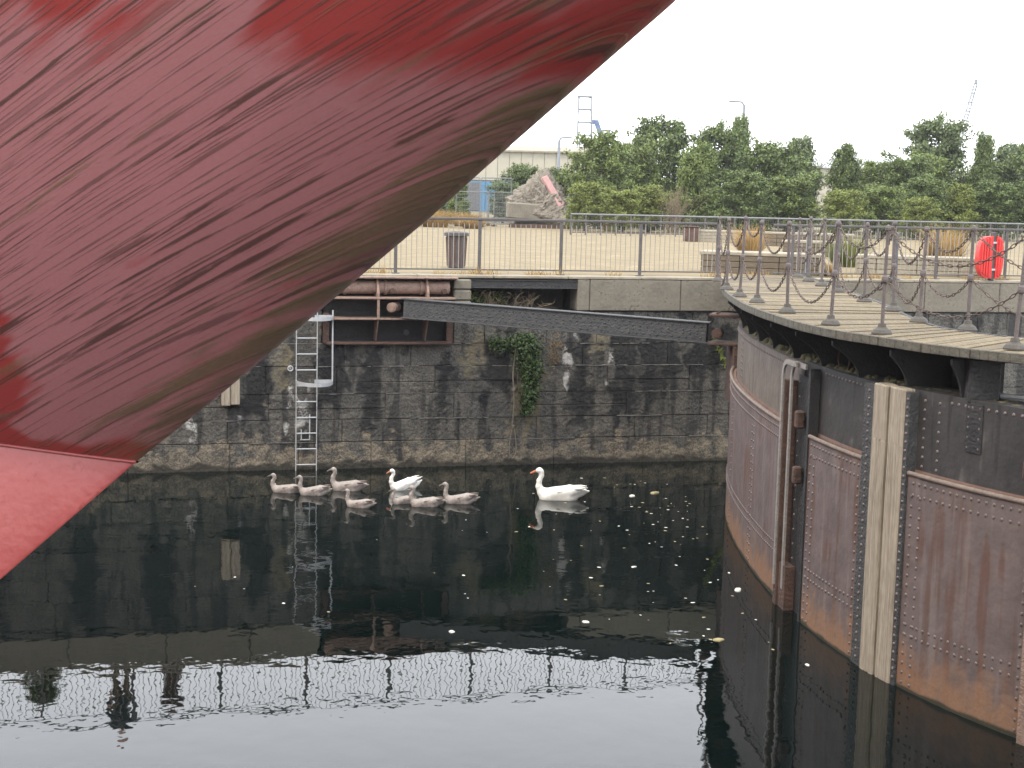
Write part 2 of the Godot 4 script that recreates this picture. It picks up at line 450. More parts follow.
func gate_material() -> StandardMaterial3D:
	var W := 2048
	var H := 420
	var fine := nz(W, H, 0.2, 201, 3)
	var mid := nz(W, H, 0.02, 202, 5)
	var run := nz(W, H, 0.045, 203, 4, 1.0, 14.0)
	var big := nz(W, H, 0.006, 204, 3)
	var d := PackedByteArray()
	d.resize(W * H * 3)
	for y in H:
		var up := 3.7 * (1.0 - float(y) / H)
		for x in W:
			var i := y * W + x
			var along := 20.0 * x / W
			var f := fine[i] / 255.0
			var m := mid[i] / 255.0
			var r := run[i] / 255.0
			var b := big[i] / 255.0
			var q: Vector3
			if up < 2.6:
				q = Vector3(0.085, 0.066, 0.064).lerp(Vector3(0.16, 0.122, 0.116), clampf(m * 0.7 + f * 0.25 + b * 0.2 - 0.05, 0, 1))
				q = q.lerp(Vector3(0.10, 0.045, 0.03), sm(0.55, 0.8, r * 0.7 + b * 0.4) * 0.7)
				q = q.lerp(Vector3(0.20, 0.165, 0.155), sm(0.6, 0.85, run[(i + 9000) % (W * H)] / 255.0) * 0.45)
				var e := 0.42 + (m - 0.5) * 0.5 + (r - 0.5) * 0.35
				q = q.lerp(Vector3(0.215, 0.105, 0.06).lerp(Vector3(0.26, 0.155, 0.085), f), sm(e + 0.22, e - 0.3, up) * 0.8)
				q = q.lerp(Vector3(0.035, 0.032, 0.018), sm(0.07, 0.03, up + (m - 0.5) * 0.05))
				# scale peeling off under the rim
				q = q.lerp(Vector3(0.24, 0.14, 0.10), sm(2.5, 2.58, up + (m - 0.5) * 0.1) * 0.6)
			else:
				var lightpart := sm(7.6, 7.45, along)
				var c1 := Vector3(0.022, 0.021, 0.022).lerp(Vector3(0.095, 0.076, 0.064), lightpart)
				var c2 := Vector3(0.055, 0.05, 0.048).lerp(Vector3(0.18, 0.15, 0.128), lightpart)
				q = c1.lerp(c2, clampf(m * 0.6 + f * 0.3 + r * 0.3 - 0.1, 0, 1))
				q = q.lerp(Vector3(0.15, 0.145, 0.135), sm(0.72, 0.9, r * 0.6 + m * 0.5) * 0.4)
				q = q.lerp(c1 * 0.5, sm(0.62, 0.85, run[(i + 5000) % (W * H)] / 255.0) * 0.6)
			put(d, i, q)
	var m := StandardMaterial3D.new()
	m.albedo_texture = tex_of(W, H, d)
	m.roughness = 0.62
	m.metallic_specular = 0.4
	var im := Image.create_from_data(W, H, false, Image.FORMAT_L8, nz(W, H, 0.06, 206, 4))
	im.convert(Image.FORMAT_RGB8)
	im.bump_map_to_normal_map(0.5)
	m.normal_enabled = true
	m.normal_texture = ImageTexture.create_from_image(im)
	return m

# ship paint: u runs along the weed streaks (9 m), v across them (5 m)
const STREAK := 0.44
func hull_material() -> StandardMaterial3D:
	var W := 640
	var H := 1900
	var thin := nz(W, H, 0.024, 301, 2, 26.0, 1.0)
	var thin2 := nz(W, H, 0.013, 302, 3, 20.0, 1.0)
	var wide := nz(W, H, 0.012, 303, 3, 9.0, 1.0)
	var brk := nz(W, H, 0.04, 304, 4, 2.0, 1.0)
	var patch := nz(W, H, 0.007, 305, 4, 1.0, 2.0)
	var fine := nz(W, H, 0.25, 306, 3)
	var d := PackedByteArray()
	d.resize(W * H * 3)
	var rl := PackedByteArray()
	rl.resize(W * H)
	for y in H:
		var vv := 5.0 * y / H
		for x in W:
			var i := y * W + x
			var uu := 9.0 * x / W
			# back to hull coordinates: X along the ship from the foot of the stem, h above it
			var X := (uu - 3.0) * cos(STREAK) - (vv - 2.5) * sin(STREAK)
			var h := (uu - 3.0) * sin(STREAK) + (vv - 2.5) * cos(STREAK)
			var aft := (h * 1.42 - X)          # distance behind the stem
			var f := fine[i] / 255.0
			var b := brk[i] / 255.0
			var p := patch[i] / 255.0
			var w := wide[i] / 255.0
			var t1 := thin[i] / 255.0
			var t2 := thin2[i] / 255.0
			# pink of chalked paint and painted-in sky sheen; masks leave dark reflections red
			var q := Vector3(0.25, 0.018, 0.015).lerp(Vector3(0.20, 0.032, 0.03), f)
			var chalk_sheen := sm(0.22, 0.62, p + (t2 - 0.5) * 0.3 + (b - 0.5) * 0.3 + 0.28 + 0.12 - 0.95 * sm(-0.25, -0.85, X - 0.55 * h + (p - 0.5) * 0.5) * sm(1.7, 0.6, h) - 0.7 * sm(0.22, 0.0, h) - 0.60 * sm(1.8, 2.5, h + (p - 0.5) * 0.8 + (t2 - 0.5) * 0.3) * sm(1.5, 2.4, X + (b - 0.5) * 0.6) - 0.32 * sm(2.1, 2.7, h))
			q = q.lerp(Vector3(0.29, 0.122, 0.128), chalk_sheen * (0.75 + 0.25 * f))
			# thin weed streaks, broken here and there
			var r1 := absf(fposmod(t1 * 4.0, 1.0) - 0.5)
			var r2 := absf(fposmod(t2 * 3.0, 1.0) - 0.5)
			var s := sm(0.10, 0.03, r1 + (0.5 - b) * 0.22) * 0.7
			s = maxf(s, sm(0.085, 0.03, r2 + (0.55 - b) * 0.14 + (0.5 - w) * 0.07))
			s = maxf(s, sm(0.66, 0.76, t1 * 0.5 + b * 0.3 + w * 0.2) * 0.35)
			q = q.lerp(Vector3(0.046, 0.018, 0.013), s * 0.85)
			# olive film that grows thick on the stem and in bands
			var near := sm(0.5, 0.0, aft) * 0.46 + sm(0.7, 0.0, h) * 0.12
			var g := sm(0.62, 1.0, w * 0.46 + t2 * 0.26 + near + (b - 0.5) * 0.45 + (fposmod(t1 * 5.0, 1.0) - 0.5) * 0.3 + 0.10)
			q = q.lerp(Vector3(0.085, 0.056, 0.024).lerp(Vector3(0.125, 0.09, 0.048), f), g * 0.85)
			put(d, i, q)
			rl[i] = int(clampf(0.5 + 0.35 * s + 0.3 * g - 0.1 * f, 0, 1) * 255)
	var m := StandardMaterial3D.new()
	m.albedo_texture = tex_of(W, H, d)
	m.roughness = 0.42
	var im := Image.create_from_data(W, H, false, Image.FORMAT_L8, rl)
	im.convert(Image.FORMAT_RGB8)
	im.bump_map_to_normal_map(1.0)
	m.normal_enabled = true
	m.normal_texture = ImageTexture.create_from_image(im)
	return m

# ------------------------------------------------------------------ surface nets for bodies
# prims: [a, b, ra, rb, (flatten Vector3)]
func body(mb: MB, prims: Array, cell: float, k: float) -> void:
	var lo := Vector3.INF
	var hi := -Vector3.INF
	for p in prims:
		var r: float = maxf(p[2], p[3]) + cell * 2.0
		for e in [p[0], p[1]]:
			lo = lo.min(e - Vector3.ONE * r); hi = hi.max(e + Vector3.ONE * r)
	var nn := Vector3i(((hi - lo) / cell).ceil()) + Vector3i.ONE
	var val := PackedFloat32Array()
	val.resize(nn.x * nn.y * nn.z)
	val.fill(1.0)
	for p in prims:
		var pa: Vector3 = p[0]
		var ab: Vector3 = p[1] - p[0]
		var l2 := maxf(ab.length_squared(), 1e-9)
		var r0: float = p[2]
		var r1: float = p[3]
		var rm := maxf(r0, r1) + k * 1.2 + cell * 2.0
		var blo := Vector3i(((pa.min(p[1]) - Vector3.ONE * rm - lo) / cell).floor()).clamp(Vector3i.ZERO, nn - Vector3i.ONE)
		var bhi := Vector3i(((pa.max(p[1]) + Vector3.ONE * rm - lo) / cell).ceil()).clamp(Vector3i.ZERO, nn - Vector3i.ONE)
		for z in range(blo.z, bhi.z + 1):
			for y in range(blo.y, bhi.y + 1):
				for x in range(blo.x, bhi.x + 1):
					var q := lo + Vector3(x, y, z) * cell - pa
					var tt := clampf(q.dot(ab) / l2, 0.0, 1.0)
					var dd := (q - ab * tt).length() - lerpf(r0, r1, tt)
					var i := (z * nn.y + y) * nn.x + x
					var o := val[i]
					var hh := maxf(k - absf(o - dd), 0.0) / k
					val[i] = minf(o, dd) - hh * hh * k * 0.25
	var vid := {}
	var vs := PackedVector3Array()
	var sx := 1
	var sy := nn.x
	var sz := nn.x * nn.y
	var offs := [0, sx, sy, sx + sy, sz, sx + sz, sy + sz, sx + sy + sz]
	var edges := [[0, 1], [2, 3], [4, 5], [6, 7], [0, 2], [1, 3], [4, 6], [5, 7], [0, 4], [1, 5], [2, 6], [3, 7]]
	var cor := [Vector3(0, 0, 0), Vector3(1, 0, 0), Vector3(0, 1, 0), Vector3(1, 1, 0), Vector3(0, 0, 1), Vector3(1, 0, 1), Vector3(0, 1, 1), Vector3(1, 1, 1)]
	for z in nn.z - 1:
		for y in nn.y - 1:
			for x in nn.x - 1:
				var i := z * sz + y * sy + x
				var ins := 0
				for o in offs:
					if val[i + o] < 0.0: ins += 1
				if ins == 0 or ins == 8: continue
				var s := Vector3.ZERO
				var cnt := 0
				for e in edges:
					var a := val[i + offs[e[0]]]
					var b := val[i + offs[e[1]]]
					if (a < 0.0) != (b < 0.0):
						s += cor[e[0]].lerp(cor[e[1]], a / (a - b)); cnt += 1
				vid[i] = vs.size()
				vs.append(lo + (Vector3(x, y, z) + s / cnt) * cell)
	var nr := PackedVector3Array()
	nr.resize(vs.size())
	var quads := []
	var ax := [sx, sy, sz]
	for i in vid:
		for d in 3:
			var j: int = i + ax[d]
			if (val[i] < 0.0) == (val[j] < 0.0): continue
			var u: int = ax[(d + 1) % 3]
			var w: int = ax[(d + 2) % 3]
			if not (vid.has(i - u) and vid.has(i - w) and vid.has(i - u - w)): continue
			var qd := [vid[i], vid[i - u], vid[i - u - w], vid[i - w]]
			var m := Vector3.ZERO
			m[d] = 1.0 if val[i] < 0.0 else -1.0
			var fn := (vs[qd[2]] - vs[qd[0]]).cross(vs[qd[3]] - vs[qd[1]])
			if fn.dot(m) < 0.0: fn = -fn
			for c in qd: nr[c] += fn
			quads.append(qd)
	for q in quads:
		mb.tri(vs[q[0]], vs[q[1]], vs[q[2]], nr[q[0]].normalized(), nr[q[1]].normalized(), nr[q[2]].normalized())
		mb.tri(vs[q[0]], vs[q[2]], vs[q[3]], nr[q[0]].normalized(), nr[q[2]].normalized(), nr[q[3]].normalized())

# ------------------------------------------------------------------ places
const QUAY := 4.03
const WA := Vector3(-7.41, 0, -28.77)
const WD := Vector3(0.9692, 0, -0.2463)
const WN := Vector3(0.2463, 0, 0.9692)
func wt(u: float, y: float, o := 0.0) -> Transform3D:
	return Transform3D(Basis(WD, Vector3.UP, WN), WA + WD * u + Vector3.UP * y + WN * o)

func _ready() -> void:
	# camera
	var cam := Camera3D.new()
	cam.name = "camera"
	add_child(cam)
	cam.position = Vector3(0, 5.6, 0)
	cam.rotation = Vector3(-atan(184.0 / 1460.0), 0, 0)
	cam.rotate_object_local(Vector3.BACK, deg_to_rad(1.35))
	cam.fov = rad_to_deg(2.0 * atan(384.0 / 1460.0))
	cam.near = 0.1; cam.far = 3000.0
	cam.current = true
	# overcast sky
	var env := Environment.new()
	env.background_mode = Environment.BG_SKY
	var sm_ := ProceduralSkyMaterial.new()
	sm_.sky_top_color = L(0.86, 0.90, 0.97)
	sm_.sky_horizon_color = L(0.97, 0.98, 1.0)
	sm_.sky_curve = 0.2
	sm_.ground_horizon_color = L(0.5, 0.5, 0.5)
	sm_.ground_bottom_color = L(0.3, 0.3, 0.28)
	sm_.sun_angle_max = 1.0
	sm_.sky_cover = cloud_cover()
	sm_.sky_cover_modulate = Color(0.14, 0.14, 0.14)
	var sky := Sky.new()
	sky.sky_material = sm_
	env.sky = sky
	env.tonemap_mode = Environment.TONE_MAPPER_LINEAR
	env.tonemap_exposure = 3.7
	env.sdfgi_enabled = true; env.ssao_enabled = true; env.ssil_enabled = true
	env.fog_enabled = true
	env.fog_density = 0.00025
	env.fog_light_color = L(0.9, 0.93, 1.0)
	var we := WorldEnvironment.new()
	we.name = "environment"
	we.environment = env
	add_child(we)
	var sun := DirectionalLight3D.new()
	sun.name = "sun"
	sun.light_color = Color(1.0, 0.95, 0.86)
	sun.light_energy = 0.25
	sun.light_angular_distance = 14.0
	sun.shadow_enabled = true
	add_child(sun)
	sun.look_at_from_position(Vector3(-14, 30, 16), Vector3.ZERO)

	make_materials()
	M.wall = wall_material()
	M.gate = gate_material()
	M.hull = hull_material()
	setting()
	dock_wall()
	quay_railing()
	machinery()
	wall_things()
	lock_gate()
	ship()
	plaza()
	trees()
	skyline()
	swans()
	floaters()
	hidden_quay()

func cloud_cover() -> ImageTexture:
	var a := nz(512, 256, 0.012, 401, 5)
	var im := Image.create(512, 256, false, Image.FORMAT_RGBA8)
	for y in 256:
		for x in 512:
			# blend so that both ends meet
			var k := a[y * 512 + x] / 255.0
			var k2 := a[y * 512 + (511 - x)] / 255.0
			var e := absf(x / 511.0 - 0.5) * 2.0
			im.set_pixel(x, y, Color(1, 1, 1, lerpf(k, (k + k2) * 0.5, sm(0.6, 1.0, e))))
	return ImageTexture.create_from_image(im)

func sheet(pts: Array, y: float) -> MB:
	var mb := MB.new()
	var p := PackedVector2Array()
	for q in pts: p.append(q)
	var ix := Geometry2D.triangulate_polygon(p)
	for k in range(0, ix.size(), 3):
		mb.tri(Vector3(p[ix[k]].x, y, p[ix[k]].y), Vector3(p[ix[k + 1]].x, y, p[ix[k + 1]].y), Vector3(p[ix[k + 2]].x, y, p[ix[k + 2]].y), Vector3.UP, Vector3.UP, Vector3.UP)
	return mb

func setting() -> void:
	struct("water", sheet([Vector2(-70, 0), Vector2(60, 0), Vector2(60, -60), Vector2(-70, -60)], 0.0), M.water)
	var a := WA + WD * -62.0 - WN * 0.02
	var b := WA + WD * 75.0 - WN * 0.02
	struct("ground", sheet([Vector2(a.x, a.z), Vector2(b.x, b.z), Vector2(1400, -60), Vector2(1400, -2200), Vector2(-1400, -2200), Vector2(-1400, -20)], QUAY), M.dry)
	a = WA + WD * -40.0 - WN * 0.45
	b = WA + WD * 40.0 - WN * 0.45
	struct("gravel_plaza", sheet([Vector2(a.x, a.z), Vector2(b.x, b.z), Vector2(52, -76), Vector2(12, -74), Vector2(3, -92), Vector2(-30, -84)], QUAY + 0.006), M.gravel)
	# the quay on which one stands, with its wall down to the water
	var mb := MB.new()
	mb.box(Vector3(-4, 2.0, 24.0), Vector3(130, 4.05, 50.0), 0.05)
	struct("near_quay", mb, M.quay)

# ------------------------------------------------------------------ dock wall of cut stone
func dock_wall() -> void:
	var rng := RandomNumberGenerator.new()
	rng.seed = 7
	var t := thing("dock_wall", "dark stained granite dock wall with pale crust along the waterline", "wall", wt(0, 0))
	# mortar backing behind the joints, left open where the machine recesses are
	var mb := MB.new()
	mb.box(Vector3(8, 1.05, -0.35), Vector3(40, 3.1, 0.6))
	mb.box(Vector3(-4.2, 3.3, -0.36), Vector3(15.6, 1.38, 0.6))
	mb.box(Vector3(18.54, 3.3, -0.36), Vector3(18.9, 1.38, 0.6))
	mb.box(Vector3(6.52, 3.28, -0.4), Vector3(0.3, 1.36, 0.5))
	inst("mortar", mb.mesh(), M.mortar, t)
	var courses := [-0.5, 0.56, 1.03, 1.56, 2.13, 2.6, 3.28]
	for c in courses.size() - 1:
		var y0: float = courses[c]
		var y1: float = courses[c + 1]
		var u := -9.0 + rng.randf() * 1.2
		while u < 26.0:
			var w := rng.randf_range(0.5, 1.0) * (2.5 if c < 5 else 1.5)
			var spans := [[u, u + w]]
			if c == 5:   # machine bed and sill of the plant recess cut into the top course
				spans = []
				for s in [[u, minf(u + w, 3.62)], [maxf(u, 6.36), u + w]]:
					if s[1] - s[0] > 0.12 and s[1] > u and s[0] < u + w: spans.append(s)
			for s in spans:
				var pieces := [[s[0], s[1], y0, y1]]
				if y1 - y0 > 0.5 and rng.randf() < 0.22 and s[1] - s[0] > 0.9:   # a stone jumped by two smaller ones
					var my := y0 + (y1 - y0) * rng.randf_range(0.4, 0.6)
					pieces = [[s[0], s[1], y0, my], [s[0], s[1], my, y1]]
				for p in pieces: stone_block(t, p[0], p[1], p[2], p[3], rng)
			u += w
	# old lime pointing left standing in some of the joints
	for k in 30:
		var c := 1 + rng.randi() % 5
		var u0 := rng.randf_range(0.2, 13.0)
		var lm := MB.new()
		var l := rng.randf_range(0.25, 1.5)
		var x := u0
		while x < u0 + l:
			var w := rng.randf_range(0.06, 0.2)
			lm.box(Vector3(x + w * 0.5, courses[c] + rng.randf_range(-0.004, 0.004), 0.0), Vector3(w, rng.randf_range(0.006, 0.02), 0.034), 0.002)
			x += w * (0.99 if rng.randf() < 0.8 else 1.5)
		inst("lime_joint", lm.mesh(), M.lime, t)

func stone_block(t: Node, u0: float, u1: float, y0: float, y1: float, rng: RandomNumberGenerator) -> void:
	var g := 0.005
	var f := rng.randf_range(-0.006, 0.010)
	var bev := rng.randf_range(0.006, 0.014)
	var mb := MB.new()
	# a slightly pillowed, uneven face
	var NX := 4
	var NY := 3
	var P := []
	for j in NY + 1:
		var row := []
		for i in NX + 1:
			var x := lerpf(u0 + g + bev, u1 - g - bev, float(i) / NX)
			var y := lerpf(y0 + g + bev, y1 - g - bev, float(j) / NY)
			var z := f + rng.randf_range(-0.007, 0.007)
			row.append(Vector3(x, y, z))
		P.append(row)
	var B := []
	for j in NY + 1:
		var row := []
		for i in NX + 1:
			var ex := 0.0
			var ey := 0.0
			if i == 0: ex = -bev
			if i == NX: ex = bev
			if j == 0: ey = -bev
			if j == NY: ey = bev
			row.append(P[j][i] + Vector3(ex, ey, -bev * rng.randf_range(0.8, 1.6)))
		B.append(row)
	var uv := func(p: Vector3) -> Vector2: return Vector2((p.x + 2.0) / 18.0, (4.1 - p.y) / 4.6)
	var q := func(a: Vector3, b: Vector3, c: Vector3, d: Vector3) -> void:
		var m := (c - a).cross(d - b).normalized()
		if m.z < 0.0: m = -m
		mb.quad(a, b, c, d, m, uv.call(a), uv.call(b), uv.call(c), uv.call(d))
	for j in NY:
		for i in NX:
			q.call(P[j][i], P[j][i + 1], P[j + 1][i + 1], P[j + 1][i])
	for i in NX:
		q.call(P[0][i], P[0][i + 1], B[0][i + 1], B[0][i])
		q.call(P[NY][i], P[NY][i + 1], B[NY][i + 1], B[NY][i])
		for e in [0, NY]:
			var a: Vector3 = B[e][i]
			var b: Vector3 = B[e][i + 1]
			mb.quad(a, b, b + Vector3(0, 0, -0.1), a + Vector3(0, 0, -0.1), Vector3(0, -1 if e == 0 else 1, 0), uv.call(a), uv.call(b), uv.call(b), uv.call(a))
	for j in NY:
		q.call(P[j][0], P[j + 1][0], B[j + 1][0], B[j][0])
		q.call(P[j][NX], P[j + 1][NX], B[j + 1][NX], B[j][NX])
		for e in [0, NX]:
			var a: Vector3 = B[j][e]
			var b: Vector3 = B[j + 1][e]
			mb.quad(a, b, b + Vector3(0, 0, -0.1), a + Vector3(0, 0, -0.1), Vector3(-1 if e == 0 else 1, 0, 0), uv.call(a), uv.call(b), uv.call(b), uv.call(a))
	inst("stone_block", mb.mesh(), M.wall, t)

func quay_railing() -> void:
	var rng := RandomNumberGenerator.new()
	rng.seed = 11
	# concrete coping blocks on the wall
	var t := thing("quay_coping", "weathered tan concrete coping along the far quay edge", "coping", wt(0, 3.28))
	var u := -9.0
	var cuts := [-9.0, -7.1, -5.2, -3.3, -1.4, 0.5, 2.2, 3.62, 9.02, 9.3, 11.35, 13.3, 15.2, 17.2, 19.1, 21.0, 22.9, 24.8]
	for k in cuts.size() - 1:
		if is_equal_approx(cuts[k], 3.62): continue
		var mb := MB.new()
		var w: float = cuts[k + 1] - cuts[k] - 0.014
		mb.box(Vector3(cuts[k] + w * 0.5, 0.352, -0.23), Vector3(w, 0.66, 0.56), 0.014)
		inst("concrete_block", mb.mesh(), M.concrete, t)
	# squared stone pier between the machine bed and the open recess
	for k in 3:
		var mb := MB.new()
		mb.box(Vector3(6.52, 0.11 + 0.225 * k, -0.2), Vector3(0.37, 0.215, 0.62), 0.03)
		inst("stone_block", mb.mesh(), M.concrete, t)
	for k in 21:
		var mb := MB.new()
		mb.box(Vector3(-8.2 + 1.62 * k, 0.72, -0.235), Vector3(1.608, 0.062, 0.58), 0.012)
		inst("coping_slab", mb.mesh(), M.pale_concrete, t)
	# steel channel closing the head of the recess, and the recess itself
	var ch := MB.new()
	ch.box(Vector3(7.86, 0.565, 0.03), Vector3(2.3, 0.14, 0.02), 0.004)
	ch.box(Vector3(7.86, 0.645, -0.02), Vector3(2.3, 0.022, 0.16), 0.004)
	ch.box(Vector3(7.86, 0.49, 0.0), Vector3(2.3, 0.022, 0.1), 0.004)
	inst("steel_channel", ch.mesh(), M.black_steel, t)
	var rc := MB.new()
	rc.box(Vector3(6.4, -0.06, -1.25), Vector3(5.4, 1.4, 0.1))
	rc.box(Vector3(6.4, -0.72, -0.85), Vector3(5.4, 0.06, 0.9))
	rc.box(Vector3(9.12, 0.0, -0.85), Vector3(0.1, 1.2, 0.86))
	rc.box(Vector3(3.55, 0.0, -0.85), Vector3(0.1, 1.2, 0.86))
	rc.box(Vector3(6.52, -0.1, -0.86), Vector3(0.28, 1.4, 0.74))
	inst("recess_lining", rc.mesh(), M.mortar, t)
	var sl := MB.new()
	sl.box(Vector3(6.3, 0.655, -0.75), Vector3(5.4, 0.06, 1.1))
	inst("cover_slab", sl.mesh(), M.concrete, t)

	var bar := MB.new()
	bar.tube([Vector3(0, 0.09, 0), Vector3(0, 1.06, 0)], 0.0085, 6)
	var bm := bar.mesh()
	var pm := MB.new()
	pm.box(Vector3(0, 0.575, 0), Vector3(0.07, 1.15, 0.035), 0.005)
	pm.box(Vector3(0, 0.012, 0), Vector3(0.16, 0.024, 0.12), 0.004)
	var pmm := pm.mesh()
	for run in [[-8.6, 12.25, "grey steel quay railing along the coping between ship and lock gate"], [13.6, 24.6, "grey steel quay railing right of the lock gate, behind the red housing"]]:
		var f := thing("quay_railing", run[2], "railing", wt(run[0], QUAY, -0.3), "railings along the far quay")
		var len: float = run[1] - run[0]
		var mb := MB.new()
		mb.box(Vector3(len * 0.5, 1.155, 0), Vector3(len, 0.055, 0.06), 0.01)
		inst("top_rail", mb.mesh(), M.rail, f)
		mb = MB.new()
		mb.box(Vector3(len * 0.5, 0.1, 0), Vector3(len, 0.03, 0.03), 0.004)
		inst("bottom_rail", mb.mesh(), M.rail, f)
		var x := fposmod(5.17 - run[0], 1.78)
		while x < len + 0.05:
			inst("post", pmm, M.rail, f, at(Vector3(x, 0, 0)))
			for k in 15:
				var bx := x + 0.111 * (k + 1)
				if bx < len: inst("baluster", bm, M.bars, f, Transform3D(Basis().rotated(Vector3.BACK, rng.randf_range(-0.006, 0.006)), Vector3(bx, 0, 0)))
			x += 1.78

# ------------------------------------------------------------------ gate machinery in the wall
func machinery() -> void:
	var t := thing("gate_machine_frame", "rusty pink steel machine frame with ram set into the dock wall", "machinery", wt(5.0, 2.6))
	var mb := MB.new()
	mb.box(Vector3(0.08, 1.37, 0.02), Vector3(2.62, 0.035, 0.5), 0.006)
	inst("top_plate", mb.mesh(), M.rust_pink, t)
	mb = MB.new()
	mb.box(Vector3(0.05, 0.955, 0.05), Vector3(2.55, 0.04, 0.55), 0.006)
	inst("shelf_plate", mb.mesh(), M.rust_pink, t)
	mb = MB.new()
	mb.box(Vector3(-0.35, 0.53, 0.05), Vector3(1.9, 0.035, 0.5), 0.006)
	inst("lower_plate", mb.mesh(), M.rust_pink, t)
	mb = MB.new()
	mb.tube([Vector3(-1.28, 1.16, 0.02), Vector3(1.24, 1.16, 0.02)], 0.135, 20)
	for x in [-0.95, -0.12, 0.62]:
		mb.tube([Vector3(x, 1.16, 0.02), Vector3(x + 0.05, 1.16, 0.02)], 0.155, 20)
	var cyl := inst("ram_cylinder", mb.mesh(), M.rust_pink, t)
	mb = MB.new()
	for x in [0.03, 1.12]:
		mb.tube([Vector3(x, 1.1, 0.12), Vector3(x, 1.1, 0.19)], 0.055, 12)
		mb.tube([Vector3(x, 1.1, 0.19), Vector3(x, 1.1, 0.21)], 0.028, 10)
	inst("cylinder_valve", mb.mesh(), M.rust_dark, cyl)
	for x in [-0.27, 0.76]:
		mb = MB.new()
		# tapering vertical rib with a foot running down the front
		var poly := PackedVector2Array([Vector2(-0.25, 1.40), Vector2(0.10, 1.40), Vector2(0.31, 1.06), Vector2(0.31, 0.93), Vector2(-0.25, 0.93)])
		mb.prism(poly, Transform3D(Basis(Vector3(0, 0, 1), Vector3.UP, Vector3(-1, 0, 0)), Vector3(x + 0.02, 0, 0)), 0.045)
		mb.box(Vector3(x, 0.73, 0.295), Vector3(0.055, 0.4, 0.03), 0.004)
		mb.prism(PackedVector2Array([Vector2(-0.25, 0.5), Vector2(0.3, 0.5), Vector2(0.02, 0.06), Vector2(-0.25, 0.06)]), Transform3D(Basis(Vector3(0, 0, 1), Vector3.UP, Vector3(-1, 0, 0)), Vector3(x + 0.01, 0, 0)), 0.02)
		inst("rib_plate", mb.mesh(), M.rust_pink, t)
	mb = MB.new()
	mb.box(Vector3(0.05, 0.66, -0.36), Vector3(2.7, 1.36, 0.04))
	inst("back_plate", mb.mesh(), M.black_steel, t)
	mb = MB.new()
	mb.box(Vector3(0.0, 0.02, 0.02), Vector3(2.6, 0.05, 0.3), 0.008)
	inst("bed_plate", mb.mesh(), M.rust_dark, t)
	for x in [-1.3, 1.27]:
		mb = MB.new()
		mb.box(Vector3(x, 0.32, 0.0), Vector3(0.13, 0.62, 0.1), 0.008)
		inst("frame_post", mb.mesh(), M.rust_dark, t)
	mb = MB.new()
	mb.tube([Vector3(0.42, 0.2, -0.33), Vector3(0.42, 0.2, -0.29)], 0.06, 12)
	inst("drain_boss", mb.mesh(), M.grey_steel, t)

	# riveted strut from the machine to the gate
	var p0 := wt(5.06, 3.37, 0.22).origin
	var p1 := Vector3(3.9, 3.17, -27.75)
	var s := thing("gate_strut", "long dark riveted box strut running from wall machinery to gate", "strut", at((p0 + p1) * 0.5))
	var base := s.position
	var dz := (p1 - p0).normalized()
	var side := dz.cross(Vector3.UP).normalized() * -1.0
	if side.z < 0.0: side = -side
	var upv := side.cross(dz).normalized()
	if upv.y < 0.0: upv = -upv
	mb = MB.new()
	mb.bar(p0 + dz * 0.25, p1 - dz * 0.2, 0.2, 0.38, Vector3.ZERO, 0.006)
	part("beam", mb, M.strut, s, base)
	for e in [-1.0, 1.0]:
		mb = MB.new()
		mb.bar(p0 + dz * 0.2 + upv * e * 0.192, p1 - dz * 0.15 + upv * e * 0.192, 0.27, 0.022, Vector3.ZERO, 0.004)
		part("flange", mb, M.strut, s, base)
	mb = MB.new()
	var len := p0.distance_to(p1)
	var k := 0.35
	while k < len - 0.3:
		for e in [-0.11, 0.11]:
			mb.dome(p0 + dz * k + upv * e + side * 0.101, side, 0.022, 0.016)
			mb.dome(p0 + dz * (k + 0.07) + upv * e * 0.3 + side * 0.101, side, 0.02, 0.014)
		k += 0.14
	stuff(part("rivets", mb, M.strut, s, base))
	for pe in [p0, p1]:
		mb = MB.new()
		mb.tube([pe - side * 0.15, pe + side * 0.14], 0.1, 16)
		mb.tube([pe + side * 0.14, pe + side * 0.155], 0.07, 16)
		part("pin", mb, M.rust_dark if pe == p1 else M.rust_pink, s, base)

func vine(mb: MB, rng: RandomNumberGenerator, p: Vector3, size: float, up: Vector3) -> void:
	var d := Vector3(rng.randf_range(-1, 1), rng.randf_range(-1, 1), rng.randf_range(-0.3, 1)).normalized()
	var a := (d + up * 0.6).normalized()
	var s := a.cross(Vector3(rng.randf_range(-1, 1), rng.randf_range(-1, 1), rng.randf_range(-1, 1))).normalized()
	var m := s.cross(a).normalized()
	if m.z < 0.0: m = -m
	var k := rng.randf_range(0.55, 1.25)
	mb.col = Color(k, k * rng.randf_range(0.9, 1.08), k * rng.randf_range(0.7, 1.1))
	mb.tri(p - s * size * 0.5, p + s * size * 0.5, p + a * size * 1.3, m, m, m)
	mb.tri(p - s * size * 0.5, p + s * size * 0.5, p - a * size * 0.4, m, m, m)

